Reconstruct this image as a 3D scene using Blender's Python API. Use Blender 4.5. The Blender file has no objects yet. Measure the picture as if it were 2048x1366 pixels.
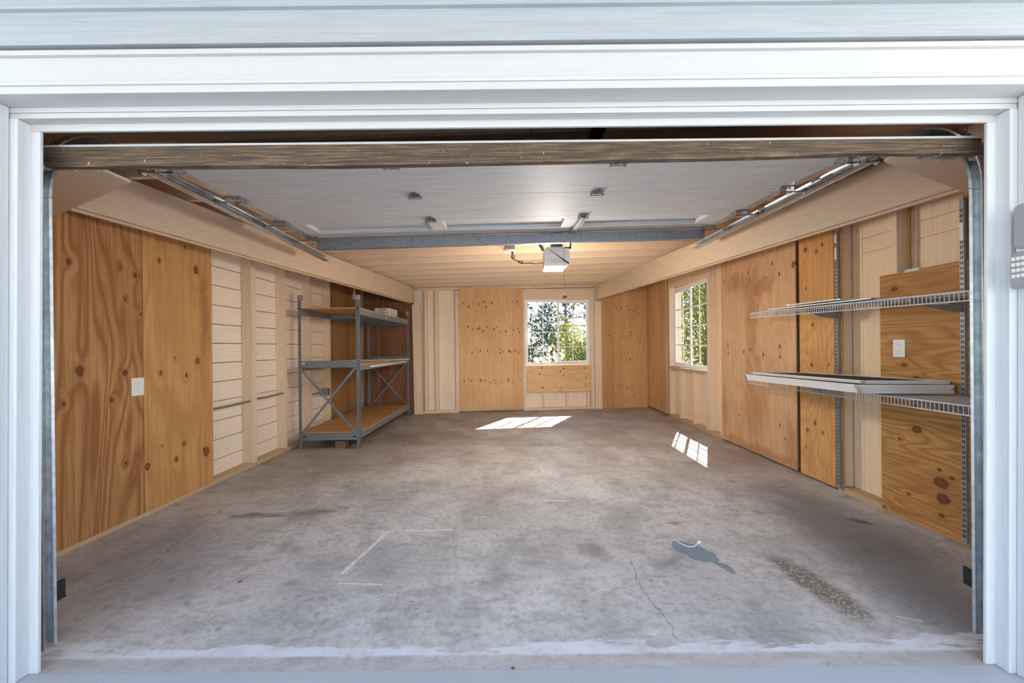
import bpy, bmesh, math, random
from mathutils import Vector, Matrix

# ------------------------------------------------------------------ camera, world, lights, exposure
C = bpy.context.scene.collection
SC = bpy.context.scene
cam_d = bpy.data.cameras.new('camera'); cam = bpy.data.objects.new('camera', cam_d); C.objects.link(cam)
cam.location = (0, 0, 1.25)
cam.rotation_mode = 'QUATERNION'
cam.rotation_quaternion = (Matrix.Rotation(0.010, 4, 'Y') @ Matrix.Rotation(math.pi / 2, 4, 'X')).to_quaternion()
cam_d.sensor_width = 36; cam_d.lens = 800 / 2048 * 36
cam_d.shift_x = 0; cam_d.shift_y = 11 / 2048
cam_d.clip_start = 0.05; cam_d.clip_end = 500
SC.camera = cam

SUN_DIR = Vector((-0.44, -0.89, -1.0)).normalized()      # the way the sunlight travels
w = bpy.data.worlds.new('world'); SC.world = w; w.use_nodes = True
nt = w.node_tree; nt.nodes.clear()
sky = nt.nodes.new('ShaderNodeTexSky'); sky.sky_type = 'NISHITA'; sky.sun_disc = False
sky.sun_elevation = math.radians(45.2); sky.sun_rotation = math.radians(26.3)
sky.air_density = 1.0; sky.dust_density = 1.2; sky.ozone_density = 1.0
bg = nt.nodes.new('ShaderNodeBackground'); bg.inputs[1].default_value = 0.36
wo = nt.nodes.new('ShaderNodeOutputWorld')
nt.links.new(sky.outputs[0], bg.inputs[0]); nt.links.new(bg.outputs[0], wo.inputs[0])
sun_d = bpy.data.lights.new('sun', 'SUN'); sun_d.energy = 12.0; sun_d.angle = 0.005; sun_d.color = (1.0, 0.95, 0.87)
sun = bpy.data.objects.new('sun', sun_d); C.objects.link(sun)
sun.rotation_mode = 'QUATERNION'; sun.rotation_quaternion = SUN_DIR.to_track_quat('-Z', 'Y'); sun.location = (4, 12, 12)
vs = SC.view_settings
vs.view_transform = 'Standard'; vs.look = 'None'; vs.exposure = 1.14; vs.gamma = 1.0; vs.use_curve_mapping = False
SC.cycles.max_bounces = 14; SC.cycles.diffuse_bounces = 10; SC.cycles.glossy_bounces = 4; SC.cycles.transmission_bounces = 6
SC.cycles.transparent_max_bounces = 12; SC.cycles.sample_clamp_indirect = 8.0
R = random.Random(7)

# ------------------------------------------------------------------ helpers
TH, H0 = 0.010, 1.25
def at(px, py, Y):                       # a point at depth Y metres from the street side of the garage
    u, v = px - 1024, py - 694
    return ((u * math.cos(TH) - v * math.sin(TH)) / 800 * Y, Y, H0 - (v * math.cos(TH) + u * math.sin(TH)) / 800 * Y)

class MB:
    def __init__(s): s.v = []; s.f = []; s.m = []; s.sm = []
    def add(s, vs_, fs, mi=0, smooth=False):
        b = len(s.v); s.v += [tuple(p) for p in vs_]
        for f in fs: s.f.append([b + i for i in f]); s.m.append(mi); s.sm.append(smooth)
        return s
    def box(s, x0, x1, y0, y1, z0, z1, mi=0):
        return s.hexa([(x0, y0, z0), (x1, y0, z0), (x1, y1, z0), (x0, y1, z0), (x0, y0, z1), (x1, y0, z1), (x1, y1, z1), (x0, y1, z1)], mi)
    def hexa(s, p, mi=0):
        return s.add(p, [(0, 3, 2, 1), (4, 5, 6, 7), (0, 1, 5, 4), (1, 2, 6, 5), (2, 3, 7, 6), (3, 0, 4, 7)], mi)
    def bar(s, a, b, w_, h_, up=(0, 0, 1), mi=0):
        a, b = Vector(a), Vector(b); d = (b - a).normalized(); up = Vector(up)
        if abs(d.dot(up)) > 0.98: up = Vector((0, 1, 0))
        r = d.cross(up).normalized() * w_ / 2; u = r.cross(d).normalized() * h_ / 2
        return s.hexa([a - r - u, a + r - u, b + r - u, b - r - u, a - r + u, a + r + u, b + r + u, b - r + u], mi)
    def prism(s, poly, d, mi=0):
        n = len(poly); d = Vector(d); p = [Vector(q) for q in poly]
        return s.add(p + [q + d for q in p], [tuple(range(n - 1, -1, -1)), tuple(range(n, 2 * n))] + [(i, (i + 1) % n, n + (i + 1) % n, n + i) for i in range(n)], mi)
    def tube(s, pts, r, n=8, mi=0, cap=True):
        pts = [Vector(p) for p in pts]; rs = r if isinstance(r, (list, tuple)) else [r] * len(pts)
        vs_, fs = [], []; prev = None
        for i, p in enumerate(pts):
            d = (pts[min(i + 1, len(pts) - 1)] - pts[max(i - 1, 0)]).normalized()
            if prev is None:
                a = Vector((0, 0, 1)) if abs(d.z) < 0.9 else Vector((1, 0, 0)); prev = d.cross(a).normalized()
            prev = (prev - d * prev.dot(d)).normalized(); q = d.cross(prev)
            for k in range(n):
                t = 2 * math.pi * k / n; vs_.append(p + (prev * math.cos(t) + q * math.sin(t)) * rs[i])
        for i in range(len(pts) - 1):
            for k in range(n): fs.append((i * n + k, i * n + (k + 1) % n, (i + 1) * n + (k + 1) % n, (i + 1) * n + k))
        s.add(vs_, fs, mi, True)
        if cap: s.add(vs_[:n], [tuple(range(n - 1, -1, -1))], mi); s.add(vs_[-n:], [tuple(range(n))], mi)
        return s
    def cyl(s, a, b, r, n=16, mi=0): return s.tube([a, b], r, n, mi)
    def channel(s, path, prof, nrm, mi=0):
        """sweep an open profile (list of (side, out)) of sheet metal along a path; nrm is the fixed side vector"""
        path = [Vector(p) for p in path]; nrm = Vector(nrm).normalized(); n = len(prof); vs_ = []
        for i, p in enumerate(path):
            d = (path[min(i + 1, len(path) - 1)] - path[max(i - 1, 0)]).normalized(); o = nrm.cross(d).normalized()
            for a_, b_ in prof: vs_.append(p + nrm * a_ + o * b_)
        fs = [(i * n + k, i * n + k + 1, (i + 1) * n + k + 1, (i + 1) * n + k) for i in range(len(path) - 1) for k in range(n - 1)]
        return s.add(vs_, fs, mi)
    def build(s, name, mat, parent=None, org=None, bev=0, solid=0, tag_=None):
        me = bpy.data.meshes.new(name); o = bpy.data.objects.new(name, me)
        if org is None:
            org = Vector((0, 0, 0))
            if parent is None:
                xs = [p[0] for p in s.v]; ys = [p[1] for p in s.v]; zs = [p[2] for p in s.v]
                org = Vector(((min(xs) + max(xs)) / 2, (min(ys) + max(ys)) / 2, min(zs)))
            else:
                org = parent['_o'] if '_o' in parent else (0, 0, 0)
        org = Vector(org)
        me.from_pydata([tuple(Vector(p) - org) for p in s.v], [], s.f)
        mats = mat if isinstance(mat, (list, tuple)) else [mat]
        for m_ in mats: me.materials.append(m_)
        for p_, mi, sm in zip(me.polygons, s.m, s.sm): p_.material_index = min(mi, len(mats) - 1); p_.use_smooth = sm
        bm = bmesh.new(); bm.from_mesh(me); bmesh.ops.recalc_face_normals(bm, faces=bm.faces); bm.to_mesh(me); bm.free()
        me.update(); C.objects.link(o)
        if parent is None: o.location = org
        else: o.parent = parent
        if solid:
            m_ = o.modifiers.new('t', 'SOLIDIFY'); m_.thickness = solid; m_.offset = 0
        if bev:
            m_ = o.modifiers.new('b', 'BEVEL'); m_.width = bev; m_.segments = 2; m_.limit_method = 'ANGLE'
        KEEP[o.name] = org
        return o
KEEP = {}
def root(name, org, label, cat, group=None):
    o = bpy.data.objects.new(name, None); C.objects.link(o); o.location = org; o.empty_display_size = 0.1
    o['label'] = label; o['category'] = cat
    if group: o['group'] = group
    KEEP[o.name] = Vector(org); ROOT.append(o)
    return o
ROOT = []
def part(name, mb, mat, parent, **k): return mb.build(name, mat, parent, org=KEEP[parent.name] , **k)
def tag(o, label, cat, group=None, kind=None):
    o['label'] = label; o['category'] = cat
    if group: o['group'] = group
    if kind: o['kind'] = kind
    return o
def struct(name, mb, mat, **k):
    o = mb.build(name, mat, org=(0, 0, 0), **k); o['kind'] = 'structure'; return o
def rr(pts, rad, seg=4):                  # rounded polygon in 2D
    out = []
    n = len(pts)
    for i in range(n):
        p, a, b = Vector(pts[i]), Vector(pts[i - 1]), Vector(pts[(i + 1) % n])
        da, db = (a - p).normalized() * rad, (b - p).normalized() * rad
        for k in range(seg + 1):
            t = k / seg; out.append(tuple((p + da) * (1 - t) ** 2 + p * 2 * t * (1 - t) + (p + db) * t * t))
    return out

# ------------------------------------------------------------------ materials
class NT:
    def __init__(s, name):
        s.mat = bpy.data.materials.new(name); s.mat.use_nodes = True; s.t = s.mat.node_tree; s.t.nodes.clear()
        s.out = s.n('ShaderNodeOutputMaterial'); s.b = s.n('ShaderNodeBsdfPrincipled')
        s.t.links.new(s.b.outputs[0], s.out.inputs[0]); s._p = None
    def n(s, k, **kw):
        o = s.t.nodes.new(k)
        for a, b in kw.items(): setattr(o, a, b)
        return o
    def put(s, sock, v):
        if hasattr(v, 'is_output') or isinstance(v, bpy.types.NodeSocket): s.t.links.new(v, sock)
        elif isinstance(v, (tuple, list)) and len(v) == 3 and sock.type == 'RGBA': sock.default_value = (*v, 1)
        else: sock.default_value = v
    def pos(s):
        if s._p is None:
            s._p = s.n('ShaderNodeNewGeometry').outputs['Position']
            q = s.n('ShaderNodeSeparateXYZ'); s.put(q.inputs[0], s._p); s.x, s.y, s.z = q.outputs
        return s._p
    def m(s, op, a, b=0.0, c=0.0, clamp=False):
        o = s.n('ShaderNodeMath', operation=op, use_clamp=clamp); s.put(o.inputs[0], a); s.put(o.inputs[1], b); s.put(o.inputs[2], c); return o.outputs[0]
    def vm(s, op, a, b=(0, 0, 0)):
        o = s.n('ShaderNodeVectorMath', operation=op); s.put(o.inputs[0], a); s.put(o.inputs[1], b)
        return o.outputs['Value'] if op in ('DISTANCE', 'LENGTH', 'DOT_PRODUCT') else o.outputs[0]
    def xyz(s, a, b, c):
        o = s.n('ShaderNodeCombineXYZ'); s.put(o.inputs[0], a); s.put(o.inputs[1], b); s.put(o.inputs[2], c); return o.outputs[0]
    def noise(s, vec, scale=1.0, detail=3.0, rough=0.5, dist=0.0, col=False):
        o = s.n('ShaderNodeTexNoise'); s.put(o.inputs['Vector'], vec); o.inputs['Scale'].default_value = scale
        o.inputs['Detail'].default_value = detail; o.inputs['Roughness'].default_value = rough; o.inputs['Distortion'].default_value = dist
        return o.outputs['Color'] if col else o.outputs[0]
    def voro(s, vec, scale=1.0, feat='F1', out='Distance', rnd=1.0):
        o = s.n('ShaderNodeTexVoronoi', feature=feat); s.put(o.inputs['Vector'], vec); o.inputs['Scale'].default_value = scale
        o.inputs['Randomness'].default_value = rnd; return o.outputs[out]
    def ramp(s, f, stops, interp='LINEAR'):
        o = s.n('ShaderNodeValToRGB'); s.put(o.inputs[0], f); e = o.color_ramp.elements; o.color_ramp.interpolation = interp
        while len(e) > 1: e.remove(e[-1])
        for i, (p, c) in enumerate(stops):
            if i == 0: q = e[0]; q.position = p
            else: q = e.new(p)
            q.color = (*c, 1) if isinstance(c, (tuple, list)) else (c, c, c, 1)
        return o.outputs[0]
    def st(s, f, a, b): # smoothstep
        o = s.n('ShaderNodeMapRange', interpolation_type='SMOOTHSTEP'); s.put(o.inputs[0], f); o.inputs[1].default_value = a; o.inputs[2].default_value = b
        o.inputs[3].default_value = 0; o.inputs[4].default_value = 1; return o.outputs[0]
    def mix(s, f, a, b, mode='MIX'):
        o = s.n('ShaderNodeMix', data_type='RGBA', blend_type=mode); s.put(o.inputs[0], f); s.put(o.inputs[6], a); s.put(o.inputs[7], b); return o.outputs[2]
    def bump(s, h, strength=0.2, dist=0.01):
        o = s.n('ShaderNodeBump'); s.put(o.inputs['Height'], h); o.inputs['Strength'].default_value = strength; o.inputs['Distance'].default_value = dist
        s.t.links.new(o.outputs[0], s.b.inputs['Normal'])
    def fin(s, col, rough=0.6, metal=0.0, spec=0.5):
        s.put(s.b.inputs['Base Color'], col); s.put(s.b.inputs['Roughness'], rough); s.b.inputs['Metallic'].default_value = metal
        s.b.inputs['Specular IOR Level'].default_value = spec
        return s.mat
def srgb(r, g, b):
    f = lambda c: (c / 255 / 12.92) if c / 255 <= 0.04045 else ((c / 255 + 0.055) / 1.055) ** 2.4
    return (f(r), f(g), f(b))
def sc_(c, k): return tuple(min(1, x * k) for x in c)

def plain(name, col, rough=0.6, metal=0.0, var=0.06, scale=8.0, spec=0.5, bump=0.0):
    t = NT(name); p = t.pos(); f = t.noise(p, scale, 4)
    c = t.mix(f, sc_(col, 1 - var * 2), sc_(col, 1 + var * 2))
    if bump: t.bump(t.noise(p, scale * 12, 3), bump, 0.003)
    return t.fin(c, rough, metal, spec)

def plywood(name, light, mid, dark, axis='z', seed=0.0, knots=(), rings=26.0, ringk=0.55, strip=0.0, stripk=0.0, tiny=0.5, stains=(), stain_col=None, along=0.42, across=2.6, rough=0.62, auto=0.0, kdark=(0.10, 0.035, 0.012)):
    """veneer plywood: cathedral rings, fibres, veneer strips and knots; grain runs along axis"""
    t = NT(name); t.pos(); h = t.m('ADD', t.x, t.y)
    u, v = (h, t.z) if axis == 'z' else (t.z, h)
    sv = seed * 3.71
    # knots: nearest of the listed ones
    kd = None; bend = None
    for (ku, kv, kr) in knots:                     # u is always the horizontal coordinate here, v the height
        a, b = (ku, kv) if axis == 'z' else (kv, ku)
        sc = (1.0, 0.72, 1) if True else (1, 1, 1)
        dd = t.vm('DISTANCE', t.vm('MULTIPLY', t.xyz(u, v, 0), sc), (a * sc[0], b * sc[1], 0))
        d = t.m('DIVIDE', dd, kr)
        kd = d if kd is None else t.m('MINIMUM', kd, d)
    wob = t.noise(t.xyz(t.m('MULTIPLY', u, 30), t.m('MULTIPLY', v, 20), sv), 1.0, 2)
    base = t.noise(t.xyz(t.m('MULTIPLY', u, across), t.m('MULTIPLY', v, along), sv), 1.0, 2.0, 0.45, 0.6)
    if kd is not None:
        kd = t.m('ADD', kd, t.m('MULTIPLY', t.m('SUBTRACT', wob, 0.5), 0.9))
        bend = t.m('POWER', 2.718, t.m('MULTIPLY', t.m('MULTIPLY', kd, kd), -0.16))
        base = t.m('ADD', base, t.m('MULTIPLY', bend, 0.045))
    ring = t.m('SINE', t.m('MULTIPLY', base, rings * 6.283))
    ring = t.m('ADD', t.m('MULTIPLY', ring, 0.5), 0.5)
    ring = t.m('POWER', ring, 1.6)
    fib = t.noise(t.xyz(t.m('MULTIPLY', u, 190), t.m('MULTIPLY', v, 7), sv), 1.0, 3, 0.6)
    fine = t.noise(t.xyz(t.m('MULTIPLY', u, 55), t.m('MULTIPLY', v, 1.6), sv + 4), 1.0, 3, 0.6)
    patch = t.noise(t.xyz(t.m('MULTIPLY', u, 1.7), t.m('MULTIPLY', v, 0.8), sv + 9), 1.0, 3, 0.5)
    c = t.mix(t.m('MULTIPLY', ring, ringk), light, mid)
    c = t.mix(t.m('MULTIPLY', t.st(fine, 0.42, 0.70), 0.7), c, mid)
    c = t.mix(t.m('MULTIPLY', t.st(patch, 0.45, 0.75), 0.55), c, mid)
    c = t.mix(t.m('MULTIPLY', t.st(fib, 0.52, 0.78), 0.45), c, dark)
    if strip:
        k = t.m('FLOOR', t.m('ADD', t.m('DIVIDE', t.m('ADD', u, t.m('MULTIPLY', t.noise(t.xyz(0, t.m('MULTIPLY', v, 0.9), sv), 1.0, 1), stripk)), strip), 0.37 + seed))
        wn = t.n('ShaderNodeTexWhiteNoise', noise_dimensions='1D'); t.put(wn.inputs['W'], k)
        c = t.mix(t.m('MULTIPLY', t.st(wn.outputs[0], 0.3, 1.0), 0.65), c, mid)
        wn2 = t.n('ShaderNodeTexWhiteNoise', noise_dimensions='1D'); t.put(wn2.inputs['W'], t.m('ADD', k, 31.7))
        c = t.mix(t.m('MULTIPLY', t.st(wn2.outputs[0], 0.6, 1.0), 0.4), c, sc_(dark, 1.5))
    for (su, sv0, ru, rv, k) in stains:
        e = t.vm('LENGTH', t.xyz(t.m('DIVIDE', t.m('SUBTRACT', h, su), ru), t.m('DIVIDE', t.m('SUBTRACT', t.z, sv0), rv), 0))
        e = t.m('ADD', e, t.m('MULTIPLY', t.m('SUBTRACT', t.noise(t.xyz(t.m('MULTIPLY', h, 11), t.m('MULTIPLY', t.z, 6), sv), 1.0, 7, 0.72), 0.5), 2.6))
        c = t.mix(t.m('MULTIPLY', t.m('SUBTRACT', 1.0, t.st(e, 0.15, 1.3)), k), c, stain_col or dark)
    if auto:      # small knots scattered by cells
        vec = t.xyz(t.m('MULTIPLY', u, auto), t.m('MULTIPLY', v, auto * 0.75), sv)
        ad = t.voro(vec, 1.0); ac = t.voro(vec, 1.0, out='Color')
        q = t.n('ShaderNodeSeparateColor'); t.put(q.inputs[0], ac)
        c = t.mix(t.m('MULTIPLY', t.m('MULTIPLY', t.m('SUBTRACT', 1.0, t.st(ad, 0.05, 0.13)), t.st(q.outputs[0], 0.45, 0.5)), 0.8), c, kdark)
    sp = t.voro(t.xyz(t.m('MULTIPLY', u, 16), t.m('MULTIPLY', v, 9), sv), 1.0)
    c = t.mix(t.m('MULTIPLY', t.m('SUBTRACT', 1.0, t.st(sp, 0.015, 0.06)), tiny), c, kdark)
    if kd is not None:
        halo = t.m('SUBTRACT', 1.0, t.st(kd, 0.7, 2.4))
        c = t.mix(t.m('MULTIPLY', halo, 0.55), c, mid)
        core = t.m('SUBTRACT', 1.0, t.st(kd, 0.65, 0.95))
        kc = t.mix(t.st(kd, 0.1, 0.7), sc_(mid, 0.42), kdark)
        c = t.mix(t.m('MULTIPLY', core, 0.9), c, kc)
    t.bump(t.m('ADD', fib, t.m('MULTIPLY', ring, 0.5)), 0.12, 0.002)
    return t.fin(c, rough, 0, 0.3)

CREAM = srgb(228, 204, 174)
def painted(name, col=CREAM, axis='y', seed=0.0, spots=0.5, grime=0.25, rough=0.55, gk=1.0):
    """old paint over boards: faint grain, nail dots and grime"""
    t = NT(name); t.pos()
    vec = {'x': (t.m('MULTIPLY', t.x, 1.5), t.m('MULTIPLY', t.y, 60), t.m('MULTIPLY', t.z, 60)),
           'y': (t.m('MULTIPLY', t.x, 60), t.m('MULTIPLY', t.y, 1.5), t.m('MULTIPLY', t.z, 60)),
           'z': (t.m('MULTIPLY', t.x, 60), t.m('MULTIPLY', t.y, 60), t.m('MULTIPLY', t.z, 1.5))}[axis]
    g = t.noise(t.xyz(*vec), 1.0, 3, 0.6)
    big = t.noise(t._p, 1.3 + seed * 0.1, 4, 0.6)
    c = t.mix(t.st(g, 0.3, 0.8), sc_(col, 1 + 0.04 * gk), sc_(col, 1 - 0.08 * gk))
    c = t.mix(t.m('MULTIPLY', t.st(big, 0.5, 0.8), grime), c, sc_(col, 0.72))
    sp = t.voro(t._p, 7.0)
    c = t.mix(t.m('MULTIPLY', t.m('SUBTRACT', 1.0, t.st(sp, 0.02, 0.045)), spots), c, srgb(110, 70, 45))
    t.bump(g, 0.15 * gk, 0.002)
    return t.fin(c, rough, 0, 0.35)

M = {}
M['cream_y'] = painted('cream_paint_along_y'); M['cream_x'] = painted('cream_paint_along_x', axis='x'); M['cream_z'] = painted('cream_paint_along_z', axis='z')
M['cream_board'] = painted('cream_sheathing', srgb(242, 226, 204), 'y', grime=0.35)
M['cream_ply'] = painted('cream_panel', srgb(238, 220, 194), 'z', spots=0.25, grime=0.3)
M['beam'] = painted('cream_beam_paint', srgb(212, 188, 160), 'y', grime=0.15)
M['joist'] = painted('cream_joist_paint', srgb(230, 204, 172), 'x', spots=0.35, grime=0.15)
M['plate'] = painted('worn_plate_wood', srgb(196, 166, 130), 'y', grime=0.7)
M['deck'] = plain('roof_deck_wood', srgb(186, 150, 120), 0.8)
M['white'] = painted('white_trim_paint', srgb(190, 189, 184), 'x', spots=0.12, grime=0.04, gk=.35, rough=0.45)
M['white_z'] = painted('white_jamb_paint', srgb(206, 208, 208), 'z', spots=0.18, grime=0.06, rough=0.45)
M['vinyl'] = plain('white_vinyl', srgb(240, 240, 238), 0.35, var=0.02)
M['dark_gap'] = plain('dark_gap', (0.03, 0.02, 0.015), 0.9)

def siding_mat():
    t = NT('pale_blue_siding'); t.pos()
    g = t.noise(t.xyz(t.m('MULTIPLY', t.x, 2.2), t.y, t.m('MULTIPLY', t.z, 70)), 1.0, 4, 0.55, 0.8)
    c = t.mix(t.st(g, 0.35, 0.75), srgb(168, 173, 174), srgb(158, 164, 166))
    t.bump(g, 0.5, 0.004); return t.fin(c, 0.5, 0, 0.4)
M['siding'] = siding_mat()

def door_mat():
    t = NT('door_panel_paint'); t.pos()
    g = t.noise(t.xyz(t.m('MULTIPLY', t.x, 3.0), t.m('MULTIPLY', t.y, 110), t.m('MULTIPLY', t.z, 110)), 1.0, 4, 0.6, 0.3)
    c = t.mix(t.st(g, 0.35, 0.75), srgb(208, 208, 206), srgb(184, 182, 178))
    t.bump(g, 0.35, 0.003); return t.fin(c, 0.6, 0, 0.25)
M['door'] = door_mat()
def galv(name, a, b, rough=0.35, metal=0.85, scale=30):
    t = NT(name); t.pos(); f = t.noise(t._p, scale, 4, 0.6); q = t.noise(t._p, 3, 2)
    c = t.mix(t.st(f, 0.3, 0.7), a, b); c = t.mix(t.m('MULTIPLY', t.st(q, 0.5, 0.8), 0.4), c, sc_(a, 0.6))
    return t.fin(c, rough, metal)
M['galv'] = galv('galvanised_steel', srgb(176, 182, 186), srgb(205, 210, 214), 0.36)
M['zinc'] = galv('zinc_hardware', srgb(120, 122, 124), srgb(190, 192, 192), 0.32, scale=90)
M['strut'] = galv('strut_steel', srgb(138, 144, 150), srgb(158, 163, 168), 0.45, 0.6)
M['rack'] = galv('grey_rack_paint', srgb(112, 120, 128), srgb(128, 136, 142), 0.5, 0.15)
M['standard'] = galv('grey_standard', srgb(140, 146, 152), srgb(160, 166, 170), 0.45, 0.3)
M['wire'] = galv('shelf_wire', srgb(206, 208, 210), srgb(220, 222, 224), 0.4, 0.1)
M['screen_frame'] = plain('screen_frame_white', srgb(222, 220, 214), 0.4, var=0.03)
M['mesh'] = plain('dark_screen_mesh', srgb(38, 34, 32), 0.8)
M['black'] = plain('black_plastic', srgb(26, 26, 28), 0.5)
M['blackm'] = galv('black_rail', srgb(34, 36, 38), srgb(54, 56, 58), 0.35, 0.6)
M['white_plastic'] = plain('white_plastic', srgb(236, 235, 226), 0.35, var=0.015)
M['grey_plastic'] = plain('grey_plastic', srgb(150, 152, 156), 0.5, var=0.03)
M['red'] = plain('red_plastic', srgb(150, 30, 20), 0.5)
M['brown_cord'] = plain('brown_cord', srgb(58, 34, 22), 0.6)
M['yellow'] = plain('yellow_cable', srgb(208, 160, 52), 0.5)
M['card'] = plain('white_printed_card', srgb(208, 206, 200), 0.7)
M['print'] = plain('grey_print', srgb(110, 112, 116), 0.7)
M['pboard'] = plain('particle_board', srgb(186, 142, 92), 0.75, var=0.12, scale=60)
M['block'] = plain('raw_wood_block', srgb(128, 98, 70), 0.8, var=0.2, scale=20)
M['rawstud'] = plywood('raw_stud_wood', srgb(178, 138, 98), srgb(150, 106, 68), srgb(96, 60, 34), 'z', 3.0)

def seal_mat():
    t = NT('weathered_wood_seal'); t.pos()
    g = t.noise(t.xyz(t.m('MULTIPLY', t.x, 5), t.m('MULTIPLY', t.y, 60), t.m('MULTIPLY', t.z, 190)), 1.0, 5, 0.65)
    b = t.noise(t.xyz(t.m('MULTIPLY', t.x, 9), t.m('MULTIPLY', t.y, 10), t.m('MULTIPLY', t.z, 22)), 1.0, 4, 0.7)
    s = t.noise(t._p, 60, 3, 0.7)
    c = t.ramp(g, [(0.30, srgb(52, 42, 34)), (0.5, srgb(92, 76, 60)), (0.68, srgb(138, 118, 92))])
    c = t.mix(t.m('MULTIPLY', t.st(b, 0.4, 0.7), 0.6), c, srgb(78, 66, 58))
    c = t.mix(t.m('MULTIPLY', t.st(s, 0.66, 0.72), 0.6), c, srgb(214, 200, 176))
    t.bump(g, 0.7, 0.004); return t.fin(c, 0.85, 0, 0.2)
M['seal'] = seal_mat()

def concrete():
    t = NT('garage_concrete'); p = t.pos()
    P2 = t.xyz(t.x, t.y, 0)
    big = t.noise(P2, 0.55, 4, 0.55); med = t.noise(t.xyz(t.m('MULTIPLY', t.x, 1.6), t.m('MULTIPLY', t.y, 1.2), 3), 1.6, 6, 0.6, 0.4)
    fine = t.noise(P2, 26, 5, 0.7); vfine = t.noise(P2, 150, 3, 0.7)
    warp = t.noise(P2, 3.2, 4, 0.6, col=True); wv = t.vm('MULTIPLY', t.vm('SUBTRACT', warp, (0.5, 0.5, 0.5)), (0.16, 0.16, 0))
    PW = t.vm('ADD', P2, wv)
    wv2 = t.vm('MULTIPLY', t.vm('SUBTRACT', t.noise(P2, 14, 3, 0.6, col=True), (0.5, 0.5, 0.5)), (0.05, 0.05, 0))
    PC = t.vm('ADD', PW, wv2)
    PL = t.vm('ADD', P2, t.vm('MULTIPLY', wv2, (0.35, 0.35, 0)))
    c = t.mix(t.st(big, 0.35, 0.65), srgb(214, 213, 212), srgb(196, 195, 194))
    c = t.mix(t.m('MULTIPLY', t.st(med, 0.42, 0.70), 0.6), c, srgb(150, 149, 148))
    c = t.mix(t.m('MULTIPLY', t.m('SUBTRACT', 1.0, t.st(med, 0.26, 0.44)), 0.5), c, srgb(212, 208, 204))
    # browner towards the back: warm bounce light painted into the slab colour
    br = t.m('MULTIPLY', t.st(t.m('ADD', t.y, t.m('MULTIPLY', t.m('SUBTRACT', big, 0.5), 5)), 2.6, 5.2), t.m('ADD', 0.35, t.m('MULTIPLY', t.st(med, 0.3, 0.6), 0.4)))
    c = t.mix(br, c, srgb(154, 140, 121))
    def seg(a, b, w_, soft=0.5, P=PL):
        ax, ay = a; bx, by = b; L = math.hypot(bx - ax, by - ay) or 1e-6
        d = ((bx - ax) / L, (by - ay) / L, 0); q = t.vm('SUBTRACT', P, (ax, ay, 0))
        al = t.vm('DOT_PRODUCT', q, d); ac = t.m('ABSOLUTE', t.vm('DOT_PRODUCT', q, (-d[1], d[0], 0)))
        over = t.m('MAXIMUM', t.m('ABSOLUTE', t.m('SUBTRACT', al, L / 2)), L / 2); over = t.m('SUBTRACT', over, L / 2)
        r = t.m('MAXIMUM', ac, over)
        return t.m('SUBTRACT', 1.0, t.st(r, w_ * (1 - soft), w_))
    def blob(cx, cy, rx, ry, ang=0.0, P=PC, s0=0.6, s1=1.0):
        q = t.vm('SUBTRACT', P, (cx, cy, 0)); ca, sa = math.cos(ang), math.sin(ang)
        a = t.vm('DOT_PRODUCT', q, (ca / rx, sa / rx, 0)); b = t.vm('DOT_PRODUCT', q, (-sa / ry, ca / ry, 0))
        return t.m('SUBTRACT', 1.0, t.st(t.vm('LENGTH', t.xyz(a, b, 0)), s0, s1))
    def lay(c, f, k, col): return t.mix(t.m('MULTIPLY', f, k), c, col)
    # large tints
    c = lay(c, blob(-2.15, 2.4, 0.7, 0.9, 0.4, s0=0.2), 0.5, srgb(120, 124, 136))
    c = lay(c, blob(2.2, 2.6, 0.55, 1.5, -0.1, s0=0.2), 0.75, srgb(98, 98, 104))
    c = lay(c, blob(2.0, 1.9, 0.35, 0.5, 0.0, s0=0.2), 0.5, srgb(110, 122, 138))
    c = lay(c, blob(-1.6, 5.6, 1.3, 0.9, 0.3, s0=0.1), 0.5, srgb(104, 88, 66))
    c = lay(c, blob(0.7, 6.3, 1.4, 0.5, -0.15, s0=0.1), 0.45, srgb(104, 90, 76))
    c = lay(c, blob(0.45, 2.48, 0.13, 0.12, 0.6, s0=0.3), 0.5, srgb(104, 98, 92))
    c = lay(c, blob(0.5, 2.42, 0.11, 0.16, 0.3, s0=0.3), 0.4, srgb(104, 98, 92))
    c = lay(c, blob(0.95, 2.35, 0.30, 0.06, 0.7, s0=0.2), 0.5, srgb(108, 104, 102))
    c = lay(c, blob(2.44, 2.82, 0.13, 0.05, -0.7, s0=0.2), 0.85, srgb(66, 66, 68))
    c = lay(c, blob(1.13, 2.80, 0.07, 0.05, 0, s0=0.2), 0.6, srgb(100, 94, 86))
    c = lay(c, blob(0.2, 5.1, 0.7, 0.15, 0, s0=0.2), 0.4, srgb(106, 94, 80))
    # scattered dark spots and light flecks
    for sc, off, k, col, th in ((2.6, 0, 0.3, srgb(120, 116, 112), 0.5), (6.0, 7, 0.45, srgb(112, 108, 104), 0.62), (15, 3, 0.5, srgb(104, 100, 98), 0.66), (40, 3, 0.6, srgb(84, 80, 78), 0.72)):
        vec = t.vm('ADD', PC, (off, off, 0)); d = t.voro(vec, sc); q = t.n('ShaderNodeSeparateColor'); t.put(q.inputs[0], t.voro(vec, sc, out='Color'))
        c = lay(c, t.m('MULTIPLY', t.m('SUBTRACT', 1.0, t.st(t.m('ADD', d, t.m('MULTIPLY', t.m('SUBTRACT', fine, 0.5), 0.5)), 0.06, 0.34)), t.st(q.outputs[0], th, th + 0.3)), k, col)
    vec = t.vm('ADD', P2, (2, 5, 0)); d = t.voro(vec, 18); q = t.n('ShaderNodeSeparateColor'); t.put(q.inputs[0], t.voro(vec, 18, out='Color'))
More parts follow.
